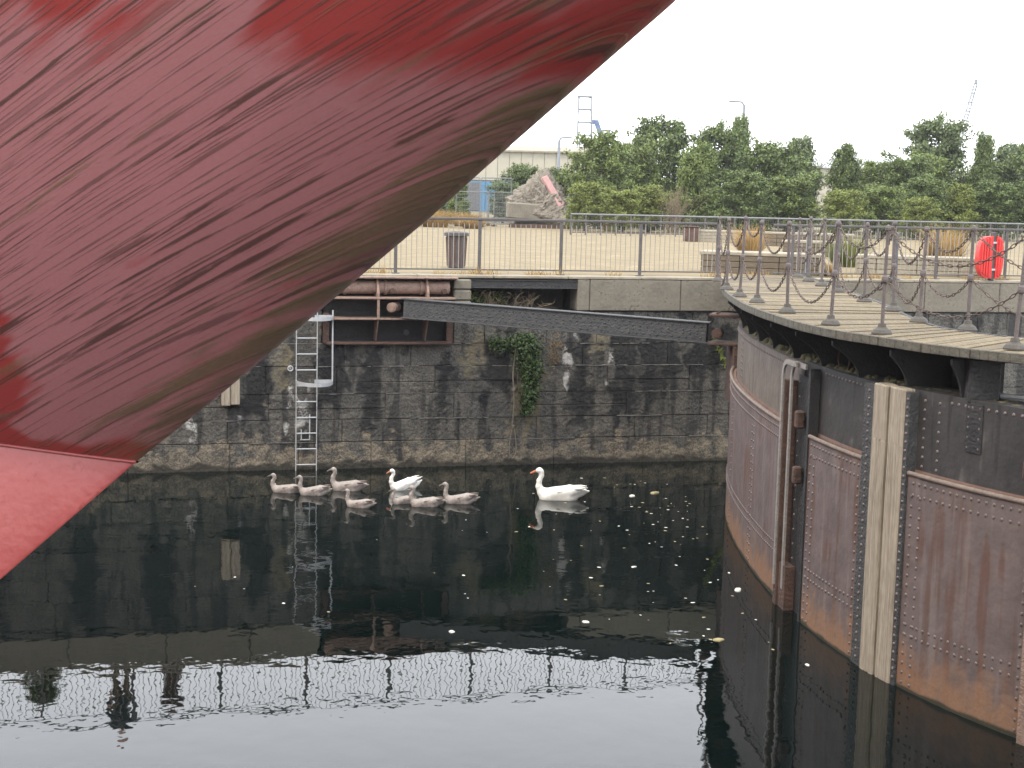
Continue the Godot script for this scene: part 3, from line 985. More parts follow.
# ------------------------------------------------------------------ things on the wall
func wall_things() -> void:
	var rng := RandomNumberGenerator.new()
	rng.seed = 21
	# galvanised ladder with two safety hoops
	var t := thing("access_ladder", "pale grey steel access ladder with safety hoops on dock wall", "ladder", wt(3.3, 0))
	for x in [-0.21, 0.21]:
		var mb := MB.new()
		mb.box(Vector3(x, 1.33 if x < 0 else 1.5, 0.14), Vector3(0.016, 3.46 if x < 0 else 3.8, 0.05), 0.003)
		inst("stile", mb.mesh(), M.galv, t)
	var y := -0.2
	while y < 3.05:
		var mb := MB.new()
		mb.tube([Vector3(-0.21, y, 0.14), Vector3(0.21, y, 0.14)], 0.014, 8)
		inst("rung", mb.mesh(), M.galv, t)
		y += 0.325
	for hy in [1.84, 3.16]:
		var mb := MB.new()
		var pts := []
		for k in 15:
			var an := lerpf(-PI, 0.0, k / 14.0)
			pts.append(Vector3(0.15 + cos(an) * 0.37, hy, 0.15 - sin(an) * 0.62))
		for k in 14:
			mb.bar(pts[k], pts[k + 1], 0.012, 0.075)
		mb.box(Vector3(0.34, hy, 0.14), Vector3(0.36, 0.075, 0.012))
		inst("hoop", mb.mesh(), M.galv, t)
	for x in [0.52]:
		var mb := MB.new()
		mb.box(Vector3(x, 2.55, 0.17), Vector3(0.03, 1.5, 0.012), 0.002)
		inst("hoop_bar", mb.mesh(), M.galv, t)
	for yy in [0.5, 2.1]:
		var mb := MB.new()
		for x in [-0.21, 0.21]:
			mb.box(Vector3(x, yy, 0.06), Vector3(0.012, 0.05, 0.16))
		inst("wall_bracket", mb.mesh(), M.galv, t)
	var mb2 := MB.new()
	mb2.box(Vector3(0.07, 0.9, 0.12), Vector3(0.02, 0.52, 0.02))
	mb2.box(Vector3(-0.02, 0.64, 0.12), Vector3(0.2, 0.02, 0.02))
	mb2.box(Vector3(-0.1, 0.74, 0.12), Vector3(0.02, 0.22, 0.02))
	inst("broken_bracket", mb2.mesh(), M.galv, t)
	# mooring eye left of the ladder
	t = thing("wall_eye_bolt", "small pale eye bolt in wall left of ladder", "bolt", wt(2.98, 2.1))
	var eb := MB.new()
	var ring := []
	for k in 13: ring.append(Vector3(cos(TAU * k / 12.0) * 0.05, sin(TAU * k / 12.0) * 0.05, 0.07))
	eb.tube(ring, 0.016, 6, false)
	inst("ring", eb.mesh(), M.galv, t)
	eb = MB.new()
	eb.tube([Vector3(0, 0, 0), Vector3(0, 0, 0.06)], 0.022, 8)
	inst("bolt", eb.mesh(), M.galv, t)

	# upright timber fender beside the hull
	t = thing("timber_fender", "short weathered timber fender of two baulks bolted to wall", "fender", wt(1.78, 1.36))
	for k in 2:
		var mb := MB.new()
		mb.box(Vector3(-0.09 + 0.185 * k, 0.42, 0.1), Vector3(0.175, 0.84 - 0.04 * k, 0.2), 0.018)
		inst("baulk", mb.mesh(), M.timber, t)

	# rope with a loop hanging from under the strut
	t = thing("hanging_rope", "old rope with looped end hanging down the wall beside ivy", "rope", wt(7.66, 0.18))
	var mb := MB.new()
	var pts := []
	for k in 16:
		pts.append(Vector3(0.02 * sin(k * 0.7), 2.62 - 1.95 * k / 15.0, 0.09 + 0.01 * sin(k)))
	mb.tube(pts, 0.017, 7)
	inst("rope", mb.mesh(), M.rope, t)
	mb = MB.new()
	pts = []
	for k in 17:
		var an := TAU * k / 16.0
		pts.append(Vector3(sin(an) * 0.07 * (1.0 - 0.45 * cos(an)) + 0.01, 0.31 + cos(an) * 0.33, 0.09))
	mb.tube(pts, 0.014, 6, false)
	inst("loop", mb.mesh(), M.rope, t)
	for yy in [0.66, 1.45]:
		mb = MB.new()
		mb.lathe([Vector2(0, -0.045), Vector2(0.033, -0.02), Vector2(0.033, 0.02), Vector2(0, 0.045)], 8, Vector3(0.005, yy, 0.09))
		inst("knot", mb.mesh(), M.rope, t)
	# stone ledge with a bracket near the foot of the rope
	# ivy
	t = thing("ivy", "green ivy hanging over the wall below the strut", "plant", wt(7.95, 1.1), "plants on the dock wall")
	mb = MB.new()
	for k in 2600:
		var yy := rng.randf()
		var h := 0.0 + yy * 1.72
		var w := lerpf(0.07, 0.36, pow(yy, 0.7)) * (1.0 - 0.25 * sm(0.9, 1.0, yy))
		var cx := 0.0 + 0.1 * sin(h * 2.4) - 0.02
		var p := Vector3(cx + rng.randfn() * w * 0.5, h, 0.03 + absf(rng.randfn()) * 0.1)
		vine(mb, rng, p, rng.randf_range(0.028, 0.055), Vector3.DOWN)
	for k in 420:
		var p := Vector3(-0.2 - rng.randf() * 0.65, 1.5 + rng.randfn() * 0.08, 0.03 + absf(rng.randfn()) * 0.06)
		vine(mb, rng, p, rng.randf_range(0.025, 0.045), Vector3.DOWN)
	inst("foliage", mb.mesh(), M.leaf[4], t)
	mb = MB.new()
	for k in 5:
		pts = []
		for j in 8: pts.append(Vector3(-0.15 + 0.08 * k + 0.05 * sin(j + k), 1.72 - 0.2 * j, 0.03))
		mb.tube(pts, 0.008, 5)
	inst("stems", mb.mesh(), M.twig, t)
	# dried growth right of the ivy
	t = thing("dry_weed", "tuft of dry orange weed growing from wall right of ivy", "plant", wt(8.55, 2.35), "plants on the dock wall")
	mb = MB.new()
	for k in 300:
		var p := Vector3(rng.randfn() * 0.09, 0.1 + rng.randfn() * 0.2, 0.03 + absf(rng.randfn()) * 0.06)
		vine(mb, rng, p, rng.randf_range(0.012, 0.026), Vector3.DOWN)
	inst("foliage", mb.mesh(), M.dry_leaf, t)
	# leafy shoots by the gate
	t = thing("wall_sprig", "pale green leafy sprig on wall under the gate bracket", "plant", wt(12.35, 2.0), "plants on the dock wall")
	mb = MB.new()
	for k in 130:
		var f := rng.randf()
		var p := Vector3(lerpf(-0.22, 0.18, 1.0 - f) + rng.randfn() * 0.03, f * 0.75 + rng.randfn() * 0.03, 0.03 + rng.randf() * 0.12)
		vine(mb, rng, p, rng.randf_range(0.03, 0.07), Vector3.DOWN)
	inst("foliage", mb.mesh(), M.leaf[2], t)
	# bare bush in the open recess
	t = thing("bare_bush", "dead bare bush filling the dark recess above the strut", "plant", wt(7.7, 3.27, -0.2), "plants on the dock wall")
	mb = MB.new()
	for k in 46:
		var p := Vector3(rng.randf_range(-0.75, 0.55), 0, rng.randf_range(-0.2, 0.15))
		var dr := Vector3(rng.randf_range(-0.5, 0.7), 1, rng.randf_range(-0.1, 0.5)).normalized()
		pts = [p]
		for j in 4:
			dr = (dr + Vector3(rng.randf_range(-0.5, 0.5), rng.randf_range(-0.35, 0.2), rng.randf_range(-0.2, 0.3))).normalized()
			p += dr * rng.randf_range(0.08, 0.14)
			p.y = minf(p.y, 0.47)
			pts.append(p)
			if rng.randf() < 0.6:
				var q := p + Vector3(rng.randf_range(-0.12, 0.12), rng.randf_range(0.0, 0.1), rng.randf_range(-0.02, 0.1))
				mb.tube([p, q], 0.004, 4, false)
		mb.tube(pts, [0.009, 0.008, 0.007, 0.005, 0.003], 5, false)
	inst("twigs", mb.mesh(), M.twig, t)
	mb = MB.new()
	for k in 500:
		vine(mb, rng, Vector3(rng.randf_range(-0.95, -0.2), rng.randf_range(0.02, 0.4), rng.randf_range(-0.4, 0.0)), rng.randf_range(0.02, 0.045), Vector3.UP)
	inst("foliage", mb.mesh(), M.leaf[0], t)
	# weeds along the railing foot
	t = thing("quay_weeds", "thin yellow weeds sprouting along the foot of the railing", "weeds", wt(0, QUAY, -0.3))
	mb = MB.new()
	for c in 60:
		var cx := rng.randf_range(3.0, 22.0)
		var hh := rng.randf_range(0.06, 0.2)
		for k in rng.randi_range(8, 26):
			var p := Vector3(cx + rng.randfn() * 0.1, 0.0, 0.02 + rng.randfn() * 0.05)
			var e := p + Vector3(rng.randfn() * 0.05, hh * rng.randf_range(0.5, 1.2), rng.randfn() * 0.05)
			var kk := rng.randf_range(0.6, 1.3)
			mb.col = Color(kk, kk, kk)
			mb.tri(p - Vector3(0.008, 0, 0), p + Vector3(0.008, 0, 0), e, Vector3(0, 0, 1), Vector3(0, 0, 1), Vector3(0, 0, 1))
	stuff(inst("blades", mb.mesh(), M.straw, t))

# ------------------------------------------------------------------ lock gate
func gx(z: float) -> float:
	var s := z + 20.0
	return 0.0002610814 * pow(s, 4) + 0.002799018 * pow(s, 3) + 0.024864475 * s * s + 0.100746645 * s + 3.90340923
func gp(z: float, off: float, y: float) -> Vector3:
	var s := z + 20.0
	var k := 4 * 0.0002610814 * pow(s, 3) + 3 * 0.002799018 * s * s + 2 * 0.024864475 * s + 0.100746645
	var t := Vector2(k, 1).normalized()
	return Vector3(gx(z) - t.y * off, y, z + t.x * off)
func gn(z: float) -> Vector3: return (gp(z, 1, 0) - gp(z, 0, 0)).normalized()
var arc_tab := PackedFloat32Array()
func arc(z: float) -> float:
	if arc_tab.is_empty():
		var a := 0.0
		for i in 420:
			arc_tab.append(a)
			var z0 := -31.0 + 0.05 * i
			a += Vector2(gx(z0 + 0.05) - gx(z0), 0.05).length()
	var i := clampf((z + 31.0) / 0.05, 0, 418)
	return lerpf(arc_tab[int(i)], arc_tab[int(i) + 1], i - int(i)) - 3.9

func ribbon(mb: MB, z0: float, z1: float, y0: float, y1: float, off: float, th: float) -> void:
	var N := maxi(int((z1 - z0) / 0.16), 1)
	for i in N:
		var a := lerpf(z0, z1, float(i) / N)
		var b := lerpf(z0, z1, float(i + 1) / N)
		var ua := Vector2(arc(a) / 20.0, 1 - y0 / 3.7)
		var ub := Vector2(arc(b) / 20.0, 1 - y0 / 3.7)
		var vt := 1 - y1 / 3.7
		var na := gn(a)
		var nb := gn(b)
		mb.tri(gp(a, off, y0), gp(b, off, y0), gp(b, off, y1), na, nb, nb, ua, ub, Vector2(ub.x, vt))
		mb.tri(gp(a, off, y0), gp(b, off, y1), gp(a, off, y1), na, nb, na, ua, Vector2(ub.x, vt), Vector2(ua.x, vt))
		mb.quad(gp(a, off, y1), gp(b, off, y1), gp(b, off - th, y1), gp(a, off - th, y1), Vector3.UP, Vector2(ua.x, vt), Vector2(ub.x, vt), Vector2(ub.x, vt), Vector2(ua.x, vt))
	for e in [z0, z1]:
		var m := (gp(e + 0.01, 0, 0) - gp(e, 0, 0)).normalized() * (-1.0 if e == z0 else 1.0)
		var uu := arc(e) / 20.0
		mb.quad(gp(e, off, y0), gp(e, off, y1), gp(e, off - th, y1), gp(e, off - th, y0), m, Vector2(uu, 1 - y0 / 3.7), Vector2(uu, 1 - y1 / 3.7), Vector2(uu, 1 - y1 / 3.7), Vector2(uu, 1 - y0 / 3.7))

func rivet_row(mb: MB, z0: float, z1: float, y0: float, y1: float, off: float, pitch: float, r := 0.021) -> void:
	var l := Vector2(arc(z1) - arc(z0), y1 - y0).length()
	var N := maxi(int(l / pitch), 1)
	for i in N + 1:
		var z := lerpf(z0, z1, float(i) / N)
		mb.dome(gp(z, off, lerpf(y0, y1, float(i) / N)), gn(z), r, r * 0.75)

func deck_edge(pts: Array, t: float) -> Vector3:
	var n := pts.size() - 1
	var f := clampf(t * n, 0.0, n - 0.0001)
	var i := int(f)
	var p0: Vector2 = pts[maxi(i - 1, 0)]
	var p3: Vector2 = pts[mini(i + 2, n)]
	var q := (pts[i] as Vector2).cubic_interpolate(pts[i + 1], p0, p3, f - i)
	return Vector3(q.x, 0, q.y)

const DL := [Vector2(4.9, -31.72), Vector2(4.16, -28.9), Vector2(3.74, -25.9), Vector2(3.56, -23.0), Vector2(3.56, -21.4), Vector2(3.63, -20.2), Vector2(3.74, -18.95), Vector2(3.98, -17.85), Vector2(4.31, -17.1), Vector2(4.62, -16.4), Vector2(5.0, -15.85), Vector2(5.45, -15.35), Vector2(6.6, -14.2), Vector2(8.0, -12.8)]
const DR := [Vector2(6.35, -32.1), Vector2(6.25, -28.9), Vector2(6.05, -25.9), Vector2(5.85, -23), Vector2(5.7, -21.6), Vector2(5.58, -20.6), Vector2(5.5, -19.6), Vector2(5.5, -18.9), Vector2(5.6, -18.3), Vector2(5.85, -17.8), Vector2(6.2, -17.3), Vector2(6.7, -16.8), Vector2(7.9, -15.7), Vector2(9.2, -14.3)]
const DECK := 4.1

func lock_gate() -> void:
	var rng := RandomNumberGenerator.new()
	rng.seed = 31
	var B := Vector3(3.8, 0, -23)
	var t := thing("lock_gate", "curved riveted iron lock gate, rusty below and dark above, with plank walkway", "lock gate", at(B))
	var mb: MB
	# upper skin and lower proud plates
	var segs := [[-30.0, -20.25, true], [-19.28, -17.66, true], [-16.72, -15.02, true], [-14.72, -12.9, true], [-12.5, -11.0, true]]
	mb = MB.new()
	ribbon(mb, -30.2, -19.9, -0.6, 3.47, -0.10, 0.5)
	part("upper_skin_plate", mb, M.gate, t, B)
	mb = MB.new()
	ribbon(mb, -19.9, -17.2, -0.6, 3.5, -0.13, 0.5)
	part("upper_skin_plate", mb, M.gate, t, B)
	mb = MB.new()
	ribbon(mb, -17.2, -11.0, -0.6, 3.53, -0.10, 0.5)
	part("upper_skin_plate", mb, M.gate, t, B)
	for s in segs:
		mb = MB.new()
		ribbon(mb, s[0], s[1], -0.6, 2.55, 0.0, 0.09)
		var pl := part("lower_skin_plate", mb, M.gate, t, B)
		# rolled rim along the top of the plate
		mb = MB.new()
		var path := []
		var N := int((s[1] - s[0]) / 0.2)
		for i in N + 1:
			var z := lerpf(s[0], s[1], float(i) / N)
			path.append(gp(z, -0.005, 2.56))
		mb.tube(path, 0.03, 8)
		part("rim", mb, M.rim, pl, B)
		mb = MB.new()
		for y in [2.46, 2.32, 0.78, 0.66]:
			rivet_row(mb, s[0] + 0.1, s[1] - 0.08, y, y, 0.0, 0.105)
		for z in [s[0] + 0.08, s[1] - 0.08]:
			rivet_row(mb, z, z, 0.08, 2.3, 0.0, 0.115)
		if s[1] - s[0] > 4.0:
			for z in [-27.6, -25.0, -22.55, -22.4]: rivet_row(mb, z, z, 0.1, 2.2, 0.0, 0.115)
		else:
			var z: float = s[0] + 0.22
			rivet_row(mb, z, z, 0.08, 2.3, 0.0, 0.115)
		stuff(part("rivets", mb, M.gate_rivet, pl, B))
	# rivets on the upper skin
	mb = MB.new()
	for z in [-24.95, -24.75]: rivet_row(mb, z, z, 2.7, 3.4, -0.10, 0.11)
	rivet_row(mb, -28.0, -20.4, 3.38, 3.38, -0.10, 0.13)
	for z in [-17.78, -17.62]: rivet_row(mb, z, z, 2.65, 3.45, -0.13, 0.1)
	rivet_row(mb, -19.1, -17.8, 3.42, 3.42, -0.13, 0.11)
	for z in [-16.62, -16.38]: rivet_row(mb, z, z, 2.65, 3.42, -0.10, 0.1)
	for z in [-15.95, -15.8]: rivet_row(mb, z, z, 3.0, 3.45, -0.10, 0.09)
	rivet_row(mb, -16.2, -15.1, 3.45, 3.45, -0.10, 0.11)
	stuff(part("rivets", mb, M.gate_rivet, t, B))
	# stiffening strip plates on the dark skin
	for z in [-15.87, -17.7]:
		mb = MB.new()
		ribbon(mb, z - 0.11, z + 0.11, 2.95, 3.49, -0.088, 0.03)
		part("splice_plate", mb, M.black_steel, t, B)
	# riveted column each side of the timbers
	for s in [[-17.64, -17.42], [-16.80, -16.73]]:
		mb = MB.new()
		ribbon(mb, s[0], s[1], -0.6, 3.5, 0.03, 0.14)
		part("column_plate", mb, M.strut, t, B)
		mb = MB.new()
		rivet_row(mb, (s[0] + s[1]) * 0.5, (s[0] + s[1]) * 0.5, 0.1, 3.42, 0.03, 0.1)
		stuff(part("rivets", mb, M.gate_rivet, t, B))
	# two pale timbers let in between the columns
	for s in [[-17.41, -17.13, 0.055], [-17.09, -16.81, 0.045]]:
		mb = MB.new()
		var a := gp(s[0], s[2], 0)
		var b := gp(s[1], s[2], 0)
		var dx := (b - a)
		var m := gn((s[0] + s[1]) * 0.5)
		var bs := Basis(dx.normalized(), Vector3.UP, dx.normalized().cross(Vector3.UP))
		mb.box((a + b) * 0.5 - m * 0.1 + Vector3.UP * 1.47, Vector3(dx.length(), 4.12, 0.2), 0.018, bs)
		part("timber", mb, M.timber, t, B)
	# guide channel with rounded head between the first and second bay
	mb = MB.new()
	ribbon(mb, -20.1, -19.32, -0.6, 3.30, -0.085, 0.03)
	part("guide_back", mb, M.black_steel, t, B)
	for q in [[-20.24, 0.10, M.galv_rust], [-19.98, 0.055, M.galv_rust]]:
		var path := []
		path.append(gp(q[0], q[1], 0.28))
		for k in 12: path.append(gp(q[0], q[1], lerpf(0.3, 3.28, k / 11.0)))
		for k in 7:
			var an := PI * 0.5 * (k + 1) / 7.0
			path.append(gp(q[0] + 0.22 * (1 - cos(an)), q[1], 3.28 + 0.20 * sin(an)))
		path.append(gp(q[0] + 0.62, q[1], 3.48))
		mb = MB.new()
		for k in path.size() - 1:
			mb.bar(path[k], path[k + 1], 0.07, 0.03, gn(-20.0))
		part("guide_bar", mb, q[2], t, B)
	mb = MB.new()
	ribbon(mb, -20.30, -20.16, -0.5, 3.2, 0.09, 0.18)
	part("guide_side", mb, M.rust_dark, t, B)
	mb = MB.new()
	ribbon(mb, -19.36, -19.29, -0.5, 3.46, 0.02, 0.14)
	part("guide_side", mb, M.black_steel, t, B)
	mb = MB.new()
	ribbon(mb, -20.2, -19.85, -0.5, 0.62, 0.06, 0.14)
	part("guide_foot", mb, M.rust_dark, t, B)
	for y in [2.72, 1.95]:
		mb = MB.new()
		mb.bar(gp(-19.72, 0.0, y - 0.12), gp(-19.72, 0.0, y + 0.12), 0.12, 0.12, gn(-19.7), 0.02)
		part("cleat", mb, M.rust_dark, t, B)
	mb = MB.new()
	for z in [-20.02, -19.45]: rivet_row(mb, z, z, 0.5, 3.2, -0.085, 0.2)
	stuff(part("rivets", mb, M.gate_rivet, t, B))
	# rusty post at the near bay
	mb = MB.new()
	ribbon(mb, -15.0, -14.74, -0.6, 3.5, 0.12, 0.24)
	part("fender_post", mb, M.rust_pink, t, B)
	mb = MB.new()
	mb.bar(gp(-15.06, 0.02, 2.82), gp(-15.06, 0.02, 3.02), 0.16, 0.22, gn(-15.0), 0.02)
	part("cleat", mb, M.rust_dark, t, B)
	# top of the gate body behind the skin, with moss and litter
	mb = MB.new()
	ribbon(mb, -30.0, -11.0, -0.6, 3.40, -0.62, 0.9)
	part("gate_body", mb, M.rust_dark, t, B)
	mb = MB.new()
	var z := -29.5
	while z < -11.2:
		for k in 5:
			var p := gp(z + rng.randf() * 0.2, rng.randf_range(-0.5, -0.2), 3.46)
			mb.lathe([Vector2(rng.randf_range(0.05, 0.1), 0), Vector2(0.04, rng.randf_range(0.03, 0.08)), Vector2(0, 0.085)], 7, p)
		z += 0.2
	stuff(part("moss_litter", mb, M.moss, t, B))
	# girder under the walkway
	mb = MB.new()
	ribbon(mb, -30.0, -16.4, 3.4, 3.97, -0.75, 0.05)
	part("girder_web", mb, M.black_steel, t, B)
	# curved brackets that carry the walkway
	for zb in [-28.4, -26.9, -25.5, -24.3, -23.1, -21.9, -20.6, -19.3, -18.1, -17.0, -16.1, -14.6, -13.0]:
		mb = MB.new()
		var o := gp(zb, 0.0, 0)
		var m := gn(zb)
		var reach := 0.0
		var best := 9.0
		for i in 200:
			var e := deck_edge(DL, i / 199.0)
			if absf((e - o).cross(m).y) < best:
				best = absf((e - o).cross(m).y); reach = (e - o).dot(m)
		reach = maxf(reach - 0.04, -0.1)
		var poly := PackedVector2Array([Vector2(-0.74, 3.96), Vector2(-0.74, 3.47), Vector2(-0.14, 3.47)])
		for k in 6:
			var f := (k + 1) / 6.0
			poly.append(Vector2(lerpf(-0.14, reach, pow(f, 1.6)), lerpf(3.47, 3.9, pow(f, 0.8))))
		poly.append(Vector2(reach, 3.96))
		var tang := Vector3.UP.cross(m).normalized()
		mb.prism(poly, Transform3D(Basis(m, Vector3.UP, m.cross(Vector3.UP)), o), 0.035)
		part("bracket", mb, M.black_steel, t, B)
	# walkway: planks side by side
	var N := 58
	for i in N:
		var a := (i + 0.035) / N
		var b := (i + 0.965) / N
		var y := DECK + rng.randf_range(-0.008, 0.006)
		var in_ := rng.randf_range(0.0, 0.05)
		var p := [deck_edge(DL, a), deck_edge(DR, a), deck_edge(DR, b), deck_edge(DL, b)]
		for k in [1, 2]: p[k] = p[k].lerp(p[3 - k], in_ * 0.6)
		mb = MB.new()
		var top := []
		var bot := []
		for q in p:
			top.append(q + Vector3.UP * y); bot.append(q + Vector3.UP * (DECK - 0.075))
		mb.quad(top[0], top[1], top[2], top[3], Vector3.UP)
		mb.quad(bot[0], bot[1], bot[2], bot[3], Vector3.DOWN)
		for k in 4:
			var k2 := (k + 1) % 4
			mb.quadf(top[k], top[k2], bot[k2], bot[k], (top[k] + top[k2]) * 0.5 - (top[0] + top[2]) * 0.5)
		part("plank", mb, M.deck[rng.randi() % 4], t, B)
	# angle iron along both edges, in lengths
	for s in [[DL, -0.02, M.lichen], [DR, 0.02, M.black_steel]]:
		for j in 13:
			mb = MB.new()
			for i in 5:
				var t0 := (j + i / 5.0) / 13.0
				var t1 := (j + (i + 1) / 5.0 - (0.02 if i == 4 else 0.0)) / 13.0
				var a := deck_edge(s[0], t0) + Vector3.UP * (DECK - 0.045)
				var b := deck_edge(s[0], t1) + Vector3.UP * (DECK - 0.045)
				mb.bar(a, b, 0.05, 0.11, Vector3.ZERO, 0.008)
			part("edge_angle", mb, s[2], t, B)
	# clevis where the strut takes hold
	for y in [3.52, 2.98]:
		mb = MB.new()
		var q := gp(-27.75, 0.12, y)
		var m := gn(-27.75)
		mb.box(q, Vector3(0.75, 0.05, 0.6), 0.01, Basis(m, Vector3.UP, m.cross(Vector3.UP)))
		part("clevis_plate", mb, M.rust_dark, t, B)
	mb = MB.new()
	for k in 9:
		var q := gp(-28.0 + 0.06 * k, 0.36, 3.55)
		mb.dome(q, Vector3.UP, 0.025, 0.03)
	stuff(part("rivets", mb, M.rust_dark, t, B))
	mb = MB.new()
	mb.box(gp(-27.9, -0.02, 2.4), Vector3(0.3, 1.1, 0.9), 0.02)
	part("clevis_bracket", mb, M.rust_dark, t, B)
	# valve wheel and pipe seen under the walkway
	mb = MB.new()
	var rg := []
	for k in 17:
		var an := TAU * k / 16.0
		rg.append(gp(-18.95 + cos(an) * 0.2, -0.3, 3.66 + sin(an) * 0.2))
	mb.tube(rg, 0.016, 6, false)
	part("hand_wheel", mb, M.rust_dark, t, B)
	mb = MB.new()
	mb.tube([gp(-16.0, -0.5, 3.56), gp(-14.2, -0.85, 3.6)], 0.03, 8)
	part("pipe", mb, M.galv, t, B)
	mb = MB.new()
	mb.box(gp(-16.0, -0.3, 3.73), Vector3(0.35, 0.5, 0.3), 0.02)
	part("hanger_block", mb, M.black_steel, t, B)

	chain_railing("chained iron stanchion railing along the water side of gate walkway", [Vector2(4.02, -28.9), Vector2(3.78, -26.0), Vector2(3.72, -24.1), Vector2(3.78, -22.7), Vector2(3.88, -20.7), Vector2(4.08, -18.75), Vector2(4.44, -17.55), Vector2(5.50, -15.95), Vector2(6.9, -14.5)], rng)
	chain_railing("chained iron stanchion railing along the landward side of gate walkway", [Vector2(6.06, -31.3), Vector2(5.97, -29.7), Vector2(5.88, -28.0), Vector2(5.78, -26.1), Vector2(5.66, -23.6), Vector2(5.62, -21.6), Vector2(5.42, -19.5), Vector2(5.72, -18.35), Vector2(7.2, -16.8)], rng)

func chain_railing(label: String, posts: Array, rng: RandomNumberGenerator) -> void:
	var B := Vector3(posts[0].x, DECK, posts[0].y)
	var t := thing("chain_railing", label, "railing", at(B), "chain railings on the gate walkway")
	var tops := []
	var mids := []
	for p in posts:
		var b := Vector3(p.x, DECK, p.y)
		var h := rng.randf_range(1.27, 1.33)
		var lean := Vector3(rng.randfn() * 0.022, 0, rng.randfn() * 0.02)
		var up := (Vector3.UP + lean).normalized()
		var bs := Basis(up.cross(Vector3.BACK).normalized(), up, Vector3.BACK)
		var mb := MB.new()
		mb.lathe([Vector2(0.024, 0.0), Vector2(0.023, 0.61), Vector2(0.038, 0.63), Vector2(0.042, 0.66), Vector2(0.038, 0.69), Vector2(0.022, 0.71), Vector2(0.02, h - 0.07), Vector2(0.034, h - 0.055), Vector2(0.037, h - 0.03), Vector2(0.026, h), Vector2(0, h + 0.012)], 10, b, bs)
		var po := part("stanchion", mb, M.stanchion, t, B)
		mb = MB.new()
		mb.lathe([Vector2(0.125, 0.0), Vector2(0.125, 0.02), Vector2(0.10, 0.055), Vector2(0.055, 0.085), Vector2(0.045, 0.13), Vector2(0, 0.13)], 12, b)
		part("foot", mb, M.foot, po, B)
		tops.append(b + up * (h - 0.05)); mids.append(b + up * 0.66)
	for lv in [tops, mids]:
		for i in lv.size() - 1:
			var a: Vector3 = lv[i]
			var b: Vector3 = lv[i + 1]
			var sag := a.distance_to(b) * rng.randf_range(0.17, 0.24)
			var mb := MB.new()
			chain(mb, a, b, sag)
			part("chain", mb, M.chain, t, B)

func chain(mb: MB, a: Vector3, b: Vector3, sag: float) -> void:
	var len := a.distance_to(b) + 8.0 / 3.0 * sag * sag / a.distance_to(b)
	var N := int(len / 0.078)
	for i in N:
		var f0 := float(i) / N
		var f1 := float(i + 1) / N
		var p := a.lerp(b, f0) - Vector3.UP * sag * 4.0 * f0 * (1 - f0)
		var q := a.lerp(b, f1) - Vector3.UP * sag * 4.0 * f1 * (1 - f1)
		var z := (q - p).normalized()
		var x := Vector3.UP.cross(z).normalized()
		var y := z.cross(x)
		var s := x if i % 2 == 0 else y
		var c := (p + q) * 0.5
		var h := p.distance_to(q) * 0.5 + 0.012
		var pts := []
		for k in 9:
			var an := TAU * k / 8.0
			pts.append(c + z * cos(an) * h + s * sin(an) * 0.0175)
		mb.tube(pts, 0.0064, 4, false)

# ------------------------------------------------------------------ the red ship
const SK := Vector3(-2.34, 3.92, -9.0)      # foot of the raked stem, at the knuckle
const SA := Vector3(0.8192, 0, 0.5736)      # forward
const SN := Vector3(-0.5736, 0, 0.8192)     # towards the camera's quay
func stem_x(y: float) -> float:
	var tab := [[3.92, 0.0], [4.42, 0.74], [4.87, 1.38], [5.20, 1.86], [5.50, 2.30], [5.78, 2.68], [6.04, 3.04], [6.29, 3.38], [6.53, 3.71], [7.5, 4.95], [9.4, 6.9]]
	for i in tab.size() - 1:
		if y <= tab[i + 1][0]: return lerpf(tab[i][1], tab[i + 1][1], (y - tab[i][0]) / (tab[i + 1][0] - tab[i][0]))
	return 6.9
func half_breadth(s: float, h: float) -> float:
	var r := 0.002 + 0.085 * maxf(h, 0.0)
	var g := tan(deg_to_rad(19.0)) * s + sqrt(2.0 * r * s + 1e-6) * (1.0 - 0.35 * sm(0.0, 3.0, s))
	return 4.2 * (1.0 - exp(-g / 4.2))
func hull_point(s: float, y: float, side: float) -> Vector3:
	return SK + SA * (stem_x(y) - s - 0.06 * sm(4.4, 6.2, y)) + Vector3.UP * (y - SK.y) + SN * side * half_breadth(s, y - SK.y)
func knuckle(s: float) -> float: return SK.y + 0.07 * s

func hull_uv(p: Vector3) -> Vector2:
	var X := (p - SK).dot(SA)
	var h := p.y - SK.y
	var u := X * cos(STREAK) + h * sin(STREAK) + 3.0
	var v := -X * sin(STREAK) + h * cos(STREAK) + 2.5
	return Vector2(u / 9.0, v / 5.0)

